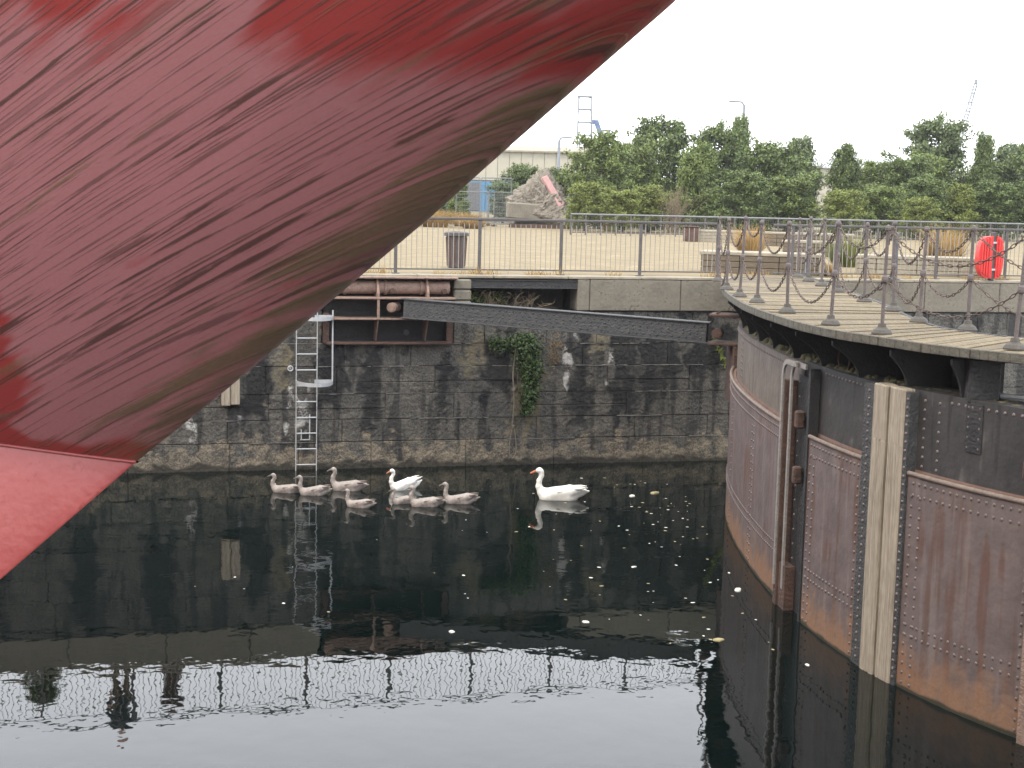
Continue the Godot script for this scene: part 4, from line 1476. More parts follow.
func ship() -> void:
	var B := SK + SA * -8.0
	B.y = 0.0
	var t := thing("red_ship", "red painted ship bow with weed streaks overhanging the dock", "ship", at(B))
	var ss := [0.0]
	for k in 14: ss.append(pow((k + 1) / 14.0, 2.0) * 1.0)
	for k in 26: ss.append(1.0 + (k + 1) * 0.62)
	var NJ := 44
	for side in [1.0, -1.0]:
		var P := []
		for i in ss.size():
			var row := []
			for j in NJ + 1:
				var y := lerpf(knuckle(ss[i]), 9.4, pow(float(j) / NJ, 1.15))
				row.append(hull_point(ss[i], y, side))
			P.append(row)
		var mb := MB.new()
		var nr := []
		for i in ss.size():
			var row := []
			for j in NJ + 1:
				var du: Vector3 = P[mini(i + 1, ss.size() - 1)][j] - P[maxi(i - 1, 0)][j]
				var dv: Vector3 = P[i][mini(j + 1, NJ)] - P[i][maxi(j - 1, 0)]
				var m := du.cross(dv).normalized()
				if m.dot(SN * side) < 0.0: m = -m
				if i == 0: m = (SA - Vector3.UP * 1.35 + SN * side * 0.05).normalized()
				row.append(m)
			nr.append(row)
		for i in ss.size() - 1:
			for j in NJ:
				var q := [P[i][j], P[i + 1][j], P[i + 1][j + 1], P[i][j + 1]]
				var w := [nr[i][j], nr[i + 1][j], nr[i + 1][j + 1], nr[i][j + 1]]
				mb.tri(q[0], q[1], q[2], w[0], w[1], w[2], hull_uv(q[0]), hull_uv(q[1]), hull_uv(q[2]))
				mb.tri(q[0], q[2], q[3], w[0], w[2], w[3], hull_uv(q[0]), hull_uv(q[2]), hull_uv(q[3]))
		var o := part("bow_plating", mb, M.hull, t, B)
		if side > 0: o.set_meta("label", "red and pink bow plating with brown weed streaks")
		# forefoot below the knuckle: leans out, then drops to the water
		mb = MB.new()
		var T := Vector3(-0.87, -0.78, 0.0)
		if side < 0: T = SA * -1.1 - SN * 0.25 - Vector3.UP * 0.52
		T *= 3.2
		var D := Vector3(0, -(SK.y + T.y) - 0.6, 0)
		var rows := []
		for i in ss.size():
			var k := hull_point(ss[i], knuckle(ss[i]), side)
			rows.append([k, k + T * 0.5, k + T, k + T + D])
		for i in ss.size() - 1:
			for j in 3:
				mb.quadf(rows[i][j], rows[i + 1][j], rows[i + 1][j + 1], rows[i][j + 1], SN * side)
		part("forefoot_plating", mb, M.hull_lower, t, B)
		# weld bead along the knuckle
		mb = MB.new()
		var path := []
		for i in ss.size(): path.append(rows[i][0] + SN * side * 0.004)
		mb.tube(path, 0.012, 6, false)
		part("knuckle_weld", mb, M.hull_lower, t, B)
	var mb := MB.new()
	var T1 := Vector3(-0.87, -0.78, 0.0) * 3.2
	var T2 := (SA * -1.1 - SN * 0.25 - Vector3.UP * 0.52) * 3.2
	var D := Vector3(0, -(SK.y + T1.y) - 0.6, 0)
	mb.flat(SK, SK + T1, SK + T2, SA)
	mb.quadf(SK + T1, SK + T1 + D, SK + T2 + D, SK + T2, SA)
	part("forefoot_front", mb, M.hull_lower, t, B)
	mb = MB.new()
	for i in ss.size() - 1:
		mb.quadf(hull_point(ss[i], 9.4, 1), hull_point(ss[i + 1], 9.4, 1), hull_point(ss[i + 1], 9.4, -1), hull_point(ss[i], 9.4, -1), Vector3.UP)
	part("deck", mb, M.rust_dark, t, B)
	mb = MB.new()
	var e: float = ss[ss.size() - 1]
	var X := stem_x(9.4) - e
	for side in [1.0, -1.0]:
		mb.quadf(hull_point(e, 9.4, side), hull_point(e, knuckle(e), side), SK + SA * (stem_x(knuckle(e)) - e) + Vector3.UP * 0.5, SK + SA * X + Vector3.UP * 5.48, -SA)
	part("bulkhead", mb, M.rust_dark, t, B)

# ------------------------------------------------------------------ plaza
func tuft(called: String, label: String, p: Vector3, h: float, w: float, n: int, mat: Material, sd: int, group: String, droop := 0.5) -> void:
	var rng := RandomNumberGenerator.new()
	rng.seed = sd
	var t := thing(called, label, "grass", at(p), group)
	var mb := MB.new()
	for k in n:
		var an := rng.randf() * TAU
		var r := sqrt(rng.randf()) * w * 0.22
		var a := Vector3(cos(an) * r, 0, sin(an) * r)
		var hh := h * rng.randf_range(0.3, 1.0)
		var out := Vector3(cos(an), 0, sin(an)) * w * absf(rng.randfn()) * 0.32
		var b := a + out * 0.35 + Vector3.UP * hh * 0.65
		var c := a + out + Vector3.UP * hh * lerpf(1.0, 0.6, droop * rng.randf())
		var s := Vector3(-sin(an + 0.7), 0, cos(an + 0.7)) * 0.008
		var kk := rng.randf_range(0.6, 1.35)
		mb.col = Color(kk, kk * rng.randf_range(0.93, 1.05), kk * rng.randf_range(0.8, 1.0))
		var m := s.cross(b - a).normalized()
		mb.quad(a - s, a + s, b + s * 0.9, b - s * 0.9, m)
		mb.tri(b - s * 0.9, b + s * 0.9, c, m, m, m)
	stuff(inst("blades", mb.mesh(), mat, t))

func plaza() -> void:
	var rng := RandomNumberGenerator.new()
	rng.seed = 51
	var mb: MB
	# litter bin
	var t := thing("litter_bin", "dark cylindrical litter bin standing behind the quay railing", "bin", at(Vector3(-1.34, QUAY, -33.35)))
	mb = MB.new()
	mb.lathe([Vector2(0, 0.0), Vector2(0.19, 0.0), Vector2(0.205, 0.03), Vector2(0.235, 0.72), Vector2(0.20, 0.72), Vector2(0.19, 0.1), Vector2(0, 0.1)], 22)
	inst("drum", mb.mesh(), M.bin, t)
	mb = MB.new()
	mb.lathe([Vector2(0.235, 0.72), Vector2(0.285, 0.735), Vector2(0.285, 0.80), Vector2(0.25, 0.825), Vector2(0.15, 0.83), Vector2(0.15, 0.76)], 22)
	inst("lid", mb.mesh(), M.bin, t)
	for k in 11:
		mb = MB.new()
		var an := TAU * k / 11.0
		var d := Vector3(cos(an), 0, sin(an))
		mb.bar(d * 0.207 + Vector3.UP * 0.05, d * 0.24 + Vector3.UP * 0.7, 0.05, 0.012, d)
		inst("slat", mb.mesh(), M.rust_dark, t)
	# planter benches: brick sides with a pale slab
	for q in [["long low brown planter bench behind the stanchions at the walkway end", Vector3(5.75, QUAY, -34.2), 2.7, 0.5, 1.1, 0], ["small brown block bench in middle of gravel plaza", Vector3(11.6, QUAY, -58.0), 3.4, 0.55, 1.2, 0], ["pale stone block bench far out beside the dark box", Vector3(9.2, QUAY, -62.0), 3.0, 0.5, 1.0, 1], ["pale concrete planter beside the red housing", Vector3(9.9, QUAY, -35.2), 3.3, 0.46, 0.9, 1], ["narrow brown block bench behind green reeds", Vector3(9.6, QUAY, -47.0), 2.0, 0.5, 0.8, 0]]:
		t = thing("planter_bench", q[0], "bench", Transform3D(Basis().rotated(Vector3.UP, deg_to_rad(-14)), q[1]), "planter benches on the plaza")
		var nb := int(q[2] / 0.45)
		for c in 3:
			for k in nb:
				mb = MB.new()
				var w: float = q[2] / nb
				mb.box(Vector3(-q[2] * 0.5 + w * (k + 0.5), (c + 0.5) * (q[3] - 0.08) / 3.0, q[4] * 0.5 - 0.1), Vector3(w - 0.012, (q[3] - 0.08) / 3.0 - 0.01, 0.2), 0.01)
				inst("facing_block", mb.mesh(), M.pale_concrete if q[5] == 1 else M.brick, t)
		mb = MB.new()
		mb.box(Vector3(0, (q[3] - 0.08) * 0.5, -0.12), Vector3(q[2] - 0.03, q[3] - 0.1, q[4] - 0.24))
		inst("core", mb.mesh(), M.brick, t)
		mb = MB.new()
		mb.box(Vector3(0, q[3] - 0.04, 0), Vector3(q[2] + 0.06, 0.08, q[4] + 0.04), 0.012)
		inst("seat_slab", mb.mesh(), M.pale_concrete, t)
	t = thing("dark_box", "small dark cabinet box far across the gravel plaza", "box", at(Vector3(7.4, QUAY, -62.0)))
	mb = MB.new()
	mb.box(Vector3(0, 0.3, 0), Vector3(0.6, 0.6, 0.5), 0.03)
	inst("cabinet", mb.mesh(), M.rust_dark, t)
	mb = MB.new()
	mb.box(Vector3(0, 0.63, 0), Vector3(0.68, 0.05, 0.58), 0.01)
	inst("lid", mb.mesh(), M.rust_dark, t)
	# iron bollards
	for q in [[8.45, -32.6, "leaning grey iron post left of the red housing"], [6.55, -32.9, "thick dark iron post behind the walkway stanchions"], [8.0, -36.5, "thin iron post in front of green reeds"]]:
		t = thing("iron_post", q[2], "post", Transform3D(Basis().rotated(Vector3.BACK, rng.randf_range(-0.07, 0.03)), Vector3(q[0], QUAY, q[1])), "iron posts on the far quay")
		mb = MB.new()
		mb.lathe([Vector2(0.09, 0.0), Vector2(0.075, 0.08), Vector2(0.065, 0.95), Vector2(0.08, 0.98), Vector2(0.08, 1.03), Vector2(0.0, 1.08)], 12)
		inst("shaft", mb.mesh(), M.grey_steel, t)
		mb = MB.new()
		mb.lathe([Vector2(0.13, 0.0), Vector2(0.13, 0.03), Vector2(0.09, 0.05)], 12)
		inst("foot", mb.mesh(), M.grey_steel, t)
	# bare ornamental stalks
	# grasses
	tuft("ornamental_grass", "tall green reed clump behind the gate walkway", Vector3(8.9, QUAY, -39.2), 1.0, 1.6, 700, M.reed, 61, "ornamental grass clumps", 0.3)
	tuft("ornamental_grass", "dry orange grass clump left of the red housing", Vector3(12.3, QUAY, -42.0), 1.35, 1.7, 800, M.straw, 62, "ornamental grass clumps")
	tuft("ornamental_grass", "dry yellow grass clump behind the planter bench", Vector3(8.0, QUAY, -50.0), 1.1, 1.8, 500, M.straw, 63, "ornamental grass clumps")
	tuft("ornamental_grass", "low brown grass tuft by the iron post", Vector3(7.2, QUAY, -33.4), 0.42, 0.6, 240, M.straw, 64, "ornamental grass clumps")
	tuft("ornamental_grass", "yellowish grass clump right of the boulder fence", Vector3(5.2, QUAY, -80.0), 1.0, 1.6, 400, M.straw, 65, "ornamental grass clumps")
	# dry grass mounds left of the boulder
	for q in [[-4.4, -80.0, 1.2, 3.0, "large dry golden grass mound beside the ship's edge", 66], [-2.9, -84.0, 1.0, 2.6, "smaller golden grass mound left of the boulder", 67], [-2.3, -78.0, 0.7, 2.0, "thin green and gold grass patch before the fence", 68], [-5.6, -84.0, 1.3, 2.6, "golden grass mound half behind the ship", 69]]:
		tuft("grass_mound", q[4], Vector3(q[0], QUAY, q[1]), q[2], q[3], 1400, M.straw, q[5], "dry grass mounds")
	# boulder
	boulder()
	# mesh fence panels about it
	var fm := MB.new()
	for e in [[Vector3(0, 0, 0), Vector3(0, 2, 0)], [Vector3(1.9, 0, 0), Vector3(1.9, 2, 0)], [Vector3(0, 2, 0), Vector3(1.9, 2, 0)], [Vector3(0, 0.15, 0), Vector3(1.9, 0.15, 0)]]:
		fm.tube(e, 0.028, 6)
	var fmm := fm.mesh()
	var wm := MB.new()
	for k in 13: wm.tube([Vector3(0.07 + k * 0.147, 0.15, 0), Vector3(0.07 + k * 0.147, 2, 0)], 0.006, 4, false)
	for k in 8: wm.tube([Vector3(0, 0.3 + k * 0.22, 0), Vector3(1.9, 0.3 + k * 0.22, 0)], 0.006, 4, false)
	var wmm := wm.mesh()
	var ft := MB.new()
	ft.box(Vector3(0, 0.06, 0), Vector3(0.22, 0.12, 0.6), 0.02)
	var ftm := ft.mesh()
	var li := ["mesh fence panel left end, beside golden mound", "mesh fence panel behind the boulder's left flank", "mesh fence panel behind the boulder's peak", "mesh fence panel behind the boulder's right flank", "rightmost mesh fence panel past the boulder", "mesh fence panel turned forward at left of boulder", "tall mesh fence panel far left before blue building", "mesh fence panel next to the tall left one"]
	var fp := [[-3.6, -88.0, 0.0, 1.0], [-1.65, -88.0, 2.0, 1.0], [0.3, -88.2, 0.0, 1.0], [2.2, -88.3, 0.0, 1.0], [3.0, -84.5, -4.0, 1.0], [-1.3, -86.2, 14.0, 1.0], [-4.2, -92.0, 0.0, 1.45], [-2.2, -92.0, 0.0, 1.45]]
	for i in fp.size():
		t = thing("mesh_fence_panel", li[i], "fence", Transform3D(Basis().rotated(Vector3.UP, deg_to_rad(fp[i][2])).scaled(Vector3(1, fp[i][3], 1)), Vector3(fp[i][0], QUAY, fp[i][1])), "temporary mesh fence panels")
		inst("frame", fmm, M.mid_steel, t)
		inst("wire_mesh", wmm, M.mid_steel, t)
		inst("foot", ftm, M.rust_dark, t)
	# far railing
	t = thing("far_railing", "grey post and rail fence far behind the plaza, before the trees", "railing", at(Vector3(2.6, QUAY, -69.5)))
	for y in [0.98, 0.12]:
		mb = MB.new()
		mb.tube([Vector3(0, y, 0), Vector3(36, y, -5.5)], 0.045 if y > 0.5 else 0.025, 6)
		inst("rail", mb.mesh(), M.mid_steel if y > 0.5 else M.rail, t)
	mb = MB.new()
	mb.box(Vector3(0, 0.5, 0), Vector3(0.08, 1.0, 0.05))
	var pmm := mb.mesh()
	for k in 50: inst("post", pmm, M.rail, t, at(Vector3(0.72 * k, 0, -0.11 * k)))
	mb = MB.new()
	for k in 300: mb.tube([Vector3(0.12 * k, 0.1, -0.0183 * k), Vector3(0.12 * k, 0.97, -0.0183 * k)], 0.009, 4, false)
	stuff(inst("balusters", mb.mesh(), M.rail, t))
	# lifebuoy housing: two red ribbed shells about a dark post
	t = thing("lifebuoy_housing", "bright red ribbed lifebuoy housing on dark post at the quay railing", "lifebuoy", Transform3D(Basis(WD, Vector3.UP, WN), WA + WD * 18.86 - WN * 0.02 + Vector3.UP * QUAY))
	for s in [[-1.0, 0.40], [1.0, 0.24]]:
		var poly := PackedVector2Array()
		var w: float = s[1]
		for k in 13:
			var an := lerpf(-PI * 0.5, PI * 0.5, k / 12.0)
			poly.append(Vector2((0.045 + (w - 0.045) * pow(cos(an), 0.55)) * s[0], 0.53 + sin(an) * 0.48))
		mb = MB.new()
		mb.prism(poly, Transform3D(Basis(), Vector3(0, 0, -0.04)), 0.16)
		var sh := inst("shell", mb.mesh(), M.red, t)
		var nr := 4 if s[0] < 0 else 2
		for k in nr:
			var x: float = s[0] * lerpf(0.09, w - 0.05, (k + 0.5) / nr)
			var hh := 0.46 * pow(1.0 - pow(absf(x) / (w + 0.06), 2.2), 0.5)
			mb = MB.new()
			mb.tube([Vector3(x, 0.53 - hh, 0.115), Vector3(x, 0.53 - hh * 0.96, 0.13), Vector3(x, 0.53 + hh * 0.96, 0.13), Vector3(x, 0.53 + hh, 0.115)], [0.015, 0.028, 0.028, 0.015], 8)
			inst("rib", mb.mesh(), M.red, sh)
	mb = MB.new()
	mb.box(Vector3(0, 0.55, 0.03), Vector3(0.085, 1.1, 0.12), 0.01)
	inst("post", mb.mesh(), M.bin, t)
	for y in [0.25, 0.86]:
		mb = MB.new()
		mb.box(Vector3(0, y, 0.1), Vector3(0.11, 0.045, 0.03), 0.005)
		inst("clamp", mb.mesh(), M.galv, t)

func boulder() -> void:
	var rng := RandomNumberGenerator.new()
	rng.seed = 71
	var t := thing("concrete_boulder", "huge broken rubble concrete boulder with pink stripe inside mesh fence", "boulder", at(Vector3(1.2, QUAY, -85)))
	var nf := FastNoiseLite.new()
	nf.seed = 3; nf.frequency = 0.9; nf.fractal_octaves = 4
	var cuts := [[Vector3(-0.62, 0.72, 0.3), 1.22], [Vector3(0.82, 0.5, 0.2), 1.42], [Vector3(0.1, 0.3, 0.95), 1.3], [Vector3(-0.2, 0.3, -0.93), 1.4], [Vector3(-0.95, -0.1, 0.25), 1.5], [Vector3(0.3, 0.6, 0.74), 1.45], [Vector3(-0.5, 0.25, 0.83), 1.25], [Vector3(0, -1, 0), 1.2], [Vector3(0.97, -0.2, 0.1), 1.75], [Vector3(-0.25, -0.75, 0.6), 1.25]]
	var mb := MB.new()
	var R := 44
	var C := 88
	var pt := func(i: int, j: int) -> Vector3:
		var a := PI * i / R
		var b := TAU * j / C
		var d := Vector3(sin(a) * cos(b), cos(a), sin(a) * sin(b))
		var r := 2.3
		for c in cuts:
			var m: Vector3 = c[0].normalized()
			var k := d.dot(m)
			if k > 0.05: r = minf(r, c[1] / k)
		var p := d * r
		var rough := 0.16 if p.y > -0.15 or p.x > 0.8 else 0.04
		p += d * nf.get_noise_3dv(p * 2.4) * rough * 1.6 + d * nf.get_noise_3dv(p * 6.0) * rough
		return p + Vector3(0.1, 1.22, 0)
	for i in R:
		for j in C:
			var a: Vector3 = pt.call(i, j)
			var b: Vector3 = pt.call(i + 1, j)
			var c: Vector3 = pt.call(i + 1, (j + 1) % C)
			var e: Vector3 = pt.call(i, (j + 1) % C)
			var o := (a + c) * 0.5 - Vector3(0, 1.2, 0)
			mb.flat(a, b, c, o)
			mb.flat(a, c, e, o)
	inst("rubble_mass", mb.mesh(), M.rock, t)
	mb = MB.new()
	mb.bar(Vector3(0.34, 2.92, 0.69), Vector3(1.36, 1.25, 1.07), 0.42, 0.26, Vector3(0.5, 0.3, 0.8), 0.04)
	inst("pink_stripe", mb.mesh(), M.pink, t)
	mb = MB.new()
	mb.box(Vector3(-0.75, 0.95, 1.1), Vector3(2.0, 0.95, 0.7), 0.09, Basis().rotated(Vector3.UP, 0.12).rotated(Vector3.BACK, -0.05))
	inst("smooth_block", mb.mesh(), M.concrete, t)
	mb = MB.new()
	mb.box(Vector3(0.1, 0.1, 0.2), Vector3(3.4, 0.24, 2.2), 0.03)
	inst("plinth", mb.mesh(), M.rust_dark, t)

# ------------------------------------------------------------------ trees
var crown_kinds := []
func make_crowns() -> void:
	for kind in 6:
		var rng := RandomNumberGenerator.new()
		rng.seed = 900 + kind
		var lf := MB.new()
		var tr := MB.new()
		# unit tree: 1 high, about 0.8 wide
		tr.tube([Vector3(0, -0.02, 0), Vector3(0.01, 0.2, 0), Vector3(-0.01, 0.5, 0.01), Vector3(0.0, 0.85, 0)], [0.024, 0.019, 0.012, 0.004], 7)
		var limbs := 62
		for k in limbs:
			var f := (k + rng.randf()) / limbs
			var y0 := lerpf(0.03, 0.86, f)
			var prof: float
			match kind % 4:
				0: prof = pow(maxf(1.0 - pow(absf(f - 0.38) / 0.66, 2.4), 0.04), 0.5)
				1: prof = lerpf(1.05, 0.34, f) * (0.85 + 0.15 * sin(f * 9.0 + kind))
				2: prof = pow(maxf(1.0 - pow(absf(f - 0.5) / 0.62, 2.6), 0.04), 0.5) * (0.85 + 0.15 * sin(f * 7.0))
				_: prof = lerpf(1.0, 0.45, f) * (0.8 + 0.25 * sin(f * 11.0 + 2.0))
			var an := k * 2.4 + rng.randf() * 0.9
			var reach := 0.40 * prof * rng.randf_range(0.55, 1.12)
			var st := Vector3(0, y0, 0)
			var en := Vector3(cos(an) * reach, y0 + rng.randf_range(0.02, 0.16) * (1.1 - f * 0.5), sin(an) * reach)
			var md := st.lerp(en, 0.5) + Vector3(0, 0.02, 0)
			tr.tube([st, md, en], [0.008 * (1.2 - f), 0.005, 0.002], 5, false)
			var tw := 8
			for w in tw:
				var s0 := st.lerp(en, rng.randf_range(0.3, 1.0))
				var d := Vector3(rng.randfn(), rng.randfn() * 0.8 + 0.35, rng.randfn()).normalized()
				var tl := rng.randf_range(0.035, 0.105)
				var shade := rng.randf_range(0.62, 1.3)
				for l in 38:
					var q := s0 + d * tl * rng.randf() + Vector3(rng.randfn(), rng.randfn(), rng.randfn()) * 0.02
					var up := Vector3(rng.randfn() * 0.8, 0.7 + rng.randfn() * 0.6, rng.randfn() * 0.8).normalized()
					var a := up.cross(Vector3(rng.randfn(), rng.randfn() * 0.4, rng.randfn())).normalized()
					var s := up.cross(a).normalized()
					var sz := rng.randf_range(0.009, 0.018)
					var c := shade * rng.randf_range(0.75, 1.25)
					lf.col = Color(c, c * rng.randf_range(0.94, 1.06), c * rng.randf_range(0.75, 1.1))
					lf.tri(q - s * sz * 0.55, q + s * sz * 0.55, q + a * sz * 1.3, up, up, up)
					lf.tri(q - s * sz * 0.55, q + s * sz * 0.55, q - a * sz * 1.1, up, up, up)
		crown_kinds.append([lf.mesh(), tr.mesh()])

func trees() -> void:
	make_crowns()
	var rng := RandomNumberGenerator.new()
	rng.seed = 77
	# x, z, height, width, crown kind, leaf tone, label
	var list := [
		[4.8, -86.0, 5.3, 4.4, 0, 1, "rounded light green tree at left end of tree line"],
		[7.5, -92.0, 5.2, 3.8, 2, 1, "mid green tree just right of the leftmost round tree"],
		[9.4, -97.0, 6.8, 5.2, 0, 0, "tall broad tree rising left of centre in tree line"],
		[10.9, -88.0, 4.9, 4.0, 1, 1, "fresh green pointed tree below the tall broad tree"],
		[13.2, -96.0, 6.5, 4.8, 2, 0, "tall dense tree beside the slender spire-topped tree"],
		[15.1, -100.0, 7.2, 2.6, 3, 0, "slender tree with spiky top under the lamp head"],
		[15.0, -88.0, 5.1, 4.4, 0, 0, "dense tree right of the stanchion cluster"],
		[19.0, -99.0, 5.9, 4.0, 3, 3, "thin feathery tree left of the white roof"],
		[20.0, -90.0, 5.2, 3.1, 1, 0, "small dark pointed tree in front of white roof"],
		[23.5, -96.0, 4.5, 4.3, 0, 1, "low bushy tree right of the small pointed tree"],
		[22.7, -86.0, 4.6, 3.7, 2, 0, "dark bushy tree left of the tall spreading tree"],
		[27.6, -97.0, 7.3, 5.6, 2, 3, "tall spreading tree with open crown below leaning jib"],
		[29.0, -92.0, 6.0, 2.6, 3, 0, "slim upright tree right of the spreading tree"],
		[33.1, -99.0, 5.9, 4.4, 0, 3, "grey green tree near the right edge"],
		[33.0, -92.0, 5.4, 4.6, 2, 0, "rightmost tree at the picture edge"],
		[37.5, -95.0, 5.6, 4.6, 0, 0, "tree just past the right picture edge"],
		[6.2, -94.0, 4.4, 4.0, 2, 0, "dark tree in the gap behind leftmost trees"],
		[17.3, -94.0, 4.6, 4.6, 0, 0, "dark tree filling the middle of tree line"],
		[25.5, -92.0, 4.8, 4.4, 0, 1, "leafy tree under the spreading tree's left side"],
		[30.8, -95.0, 4.8, 4.2, 2, 0, "dark tree between slim tree and right edge"],
	]
	var shrubs := [
		[3.7, -79.0, 2.5, 2.3, 0, 2, "bright green shrub nearest the boulder's fence"],
		[5.6, -77.5, 2.2, 2.6, 2, 2, "yellow green shrub second from the boulder's fence"],
		[7.1, -79.0, 2.4, 2.6, 0, 2, "yellow green shrub third from the boulder's fence"],
		[9.7, -82.0, 4.1, 3.3, 1, 1, "large conical light green shrub left of stanchion cluster"],
		[12.4, -80.0, 3.2, 3.5, 0, 0, "dark rounded shrub behind the stanchion cluster"],
		[15.2, -82.0, 3.2, 3.6, 2, 1, "green shrub right of the stanchion cluster"],
		[17.2, -77.5, 2.4, 2.4, 0, 2, "bright shrub behind the first walkway chains"],
		[19.5, -78.5, 2.7, 2.9, 2, 1, "broad light shrub behind the walkway middle"],
		[20.9, -76.5, 2.1, 2.2, 0, 2, "small yellow green shrub behind the walkway middle"],
		[24.0, -79.5, 2.8, 2.9, 1, 2, "pale upright shrub left of the red housing"],
		[26.2, -80.5, 3.0, 3.4, 0, 0, "dark shrub above the red housing"],
		[28.6, -80.0, 2.9, 3.0, 2, 0, "dark shrub right of the red housing"],
		[0.4, -105.0, 3.9, 3.4, 0, 0, "dull green shrub behind boulder and before cream building"],
		[-0.9, -99.0, 2.7, 2.6, 2, 0, "dark shrub left of the boulder's peak"],
		[2.9, -101.0, 3.6, 3.0, 0, 0, "dull green shrub right of the boulder's peak"],
		[-3.5, -90.0, 2.8, 2.0, 1, 1, "green shrub close to the ship's edge"],
		[-5.0, -93.0, 2.6, 2.4, 0, 0, "dark shrub mostly hidden behind the ship"],
		[22.2, -80.0, 3.2, 3.2, 2, 0, "dark shrub behind the walkway's near chains"],
	]
	var n := 0
	for set_ in [list, shrubs]:
		for q in set_:
			var big: bool = set_ == list
			var t := thing("tree" if big else "shrub", q[6], "tree" if big else "shrub", Transform3D(Basis().rotated(Vector3.UP, rng.randf() * TAU).scaled(Vector3(q[3] / 0.84 * 1.22, q[2] * 1.1, q[3] / 0.84 * 1.22)), Vector3(q[0], QUAY, q[1])), "trees beyond the plaza" if big else "shrubs beyond the plaza")
			var kind: int = q[4] if n % 2 == 0 else (q[4] + 4 if q[4] < 2 else q[4])
			n += 1
			inst("trunk", crown_kinds[kind][1], M.bark, t)
			inst("crown", crown_kinds[kind][0], M.leaf[q[5]], t)
	# leafless bush among them
	var t := thing("bare_shrub", "reddish brown leafless shrub among green shrubs", "shrub", at(Vector3(8.35, QUAY, -78)), "shrubs beyond the plaza")
	var mb := MB.new()
	for k in 90:
		var p := Vector3(rng.randfn() * 0.15, 0, rng.randfn() * 0.15)
		var d := Vector3(rng.randfn() * 0.28, 1, rng.randfn() * 0.28).normalized()
		mb.tube([p, p + d * 1.3 + Vector3(rng.randfn(), 0, rng.randfn()) * 0.1, p + d * rng.randf_range(1.8, 2.8) + Vector3(rng.randfn(), 0, rng.randfn()) * 0.3], [0.014, 0.01, 0.005], 4, false)
	inst("branches", mb.mesh(), M.twig, t)

# ------------------------------------------------------------------ far buildings, masts and lamps
func lattice(mb: MB, a: Vector3, b: Vector3, w0: float, w1: float, n: int, r: float) -> void:
	var z := (b - a).normalized()
	var x := z.cross(Vector3.BACK).normalized()
	var y := z.cross(x)
	var cs := [[-1, -1], [1, -1], [1, 1], [-1, 1]]
	for c in cs:
		mb.tube([a + (x * c[0] + y * c[1]) * w0 * 0.5, b + (x * c[0] + y * c[1]) * w1 * 0.5], r, 4)
	for i in n + 1:
		var f := float(i) / n
		var w := lerpf(w0, w1, f) * 0.5
		var p := a.lerp(b, f)
		for k in 4:
			var c0: Array = cs[k]
			var c1: Array = cs[(k + 1) % 4]
			mb.tube([p + (x * c0[0] + y * c0[1]) * w, p + (x * c1[0] + y * c1[1]) * w], r * 0.8, 4, false)
			if i < n:
				var w2 := lerpf(w0, w1, float(i + 1) / n) * 0.5
				var p2 := a.lerp(b, float(i + 1) / n)
				mb.tube([p + (x * c0[0] + y * c0[1]) * w, p2 + (x * c1[0] + y * c1[1]) * w2], r * 0.6, 4, false)

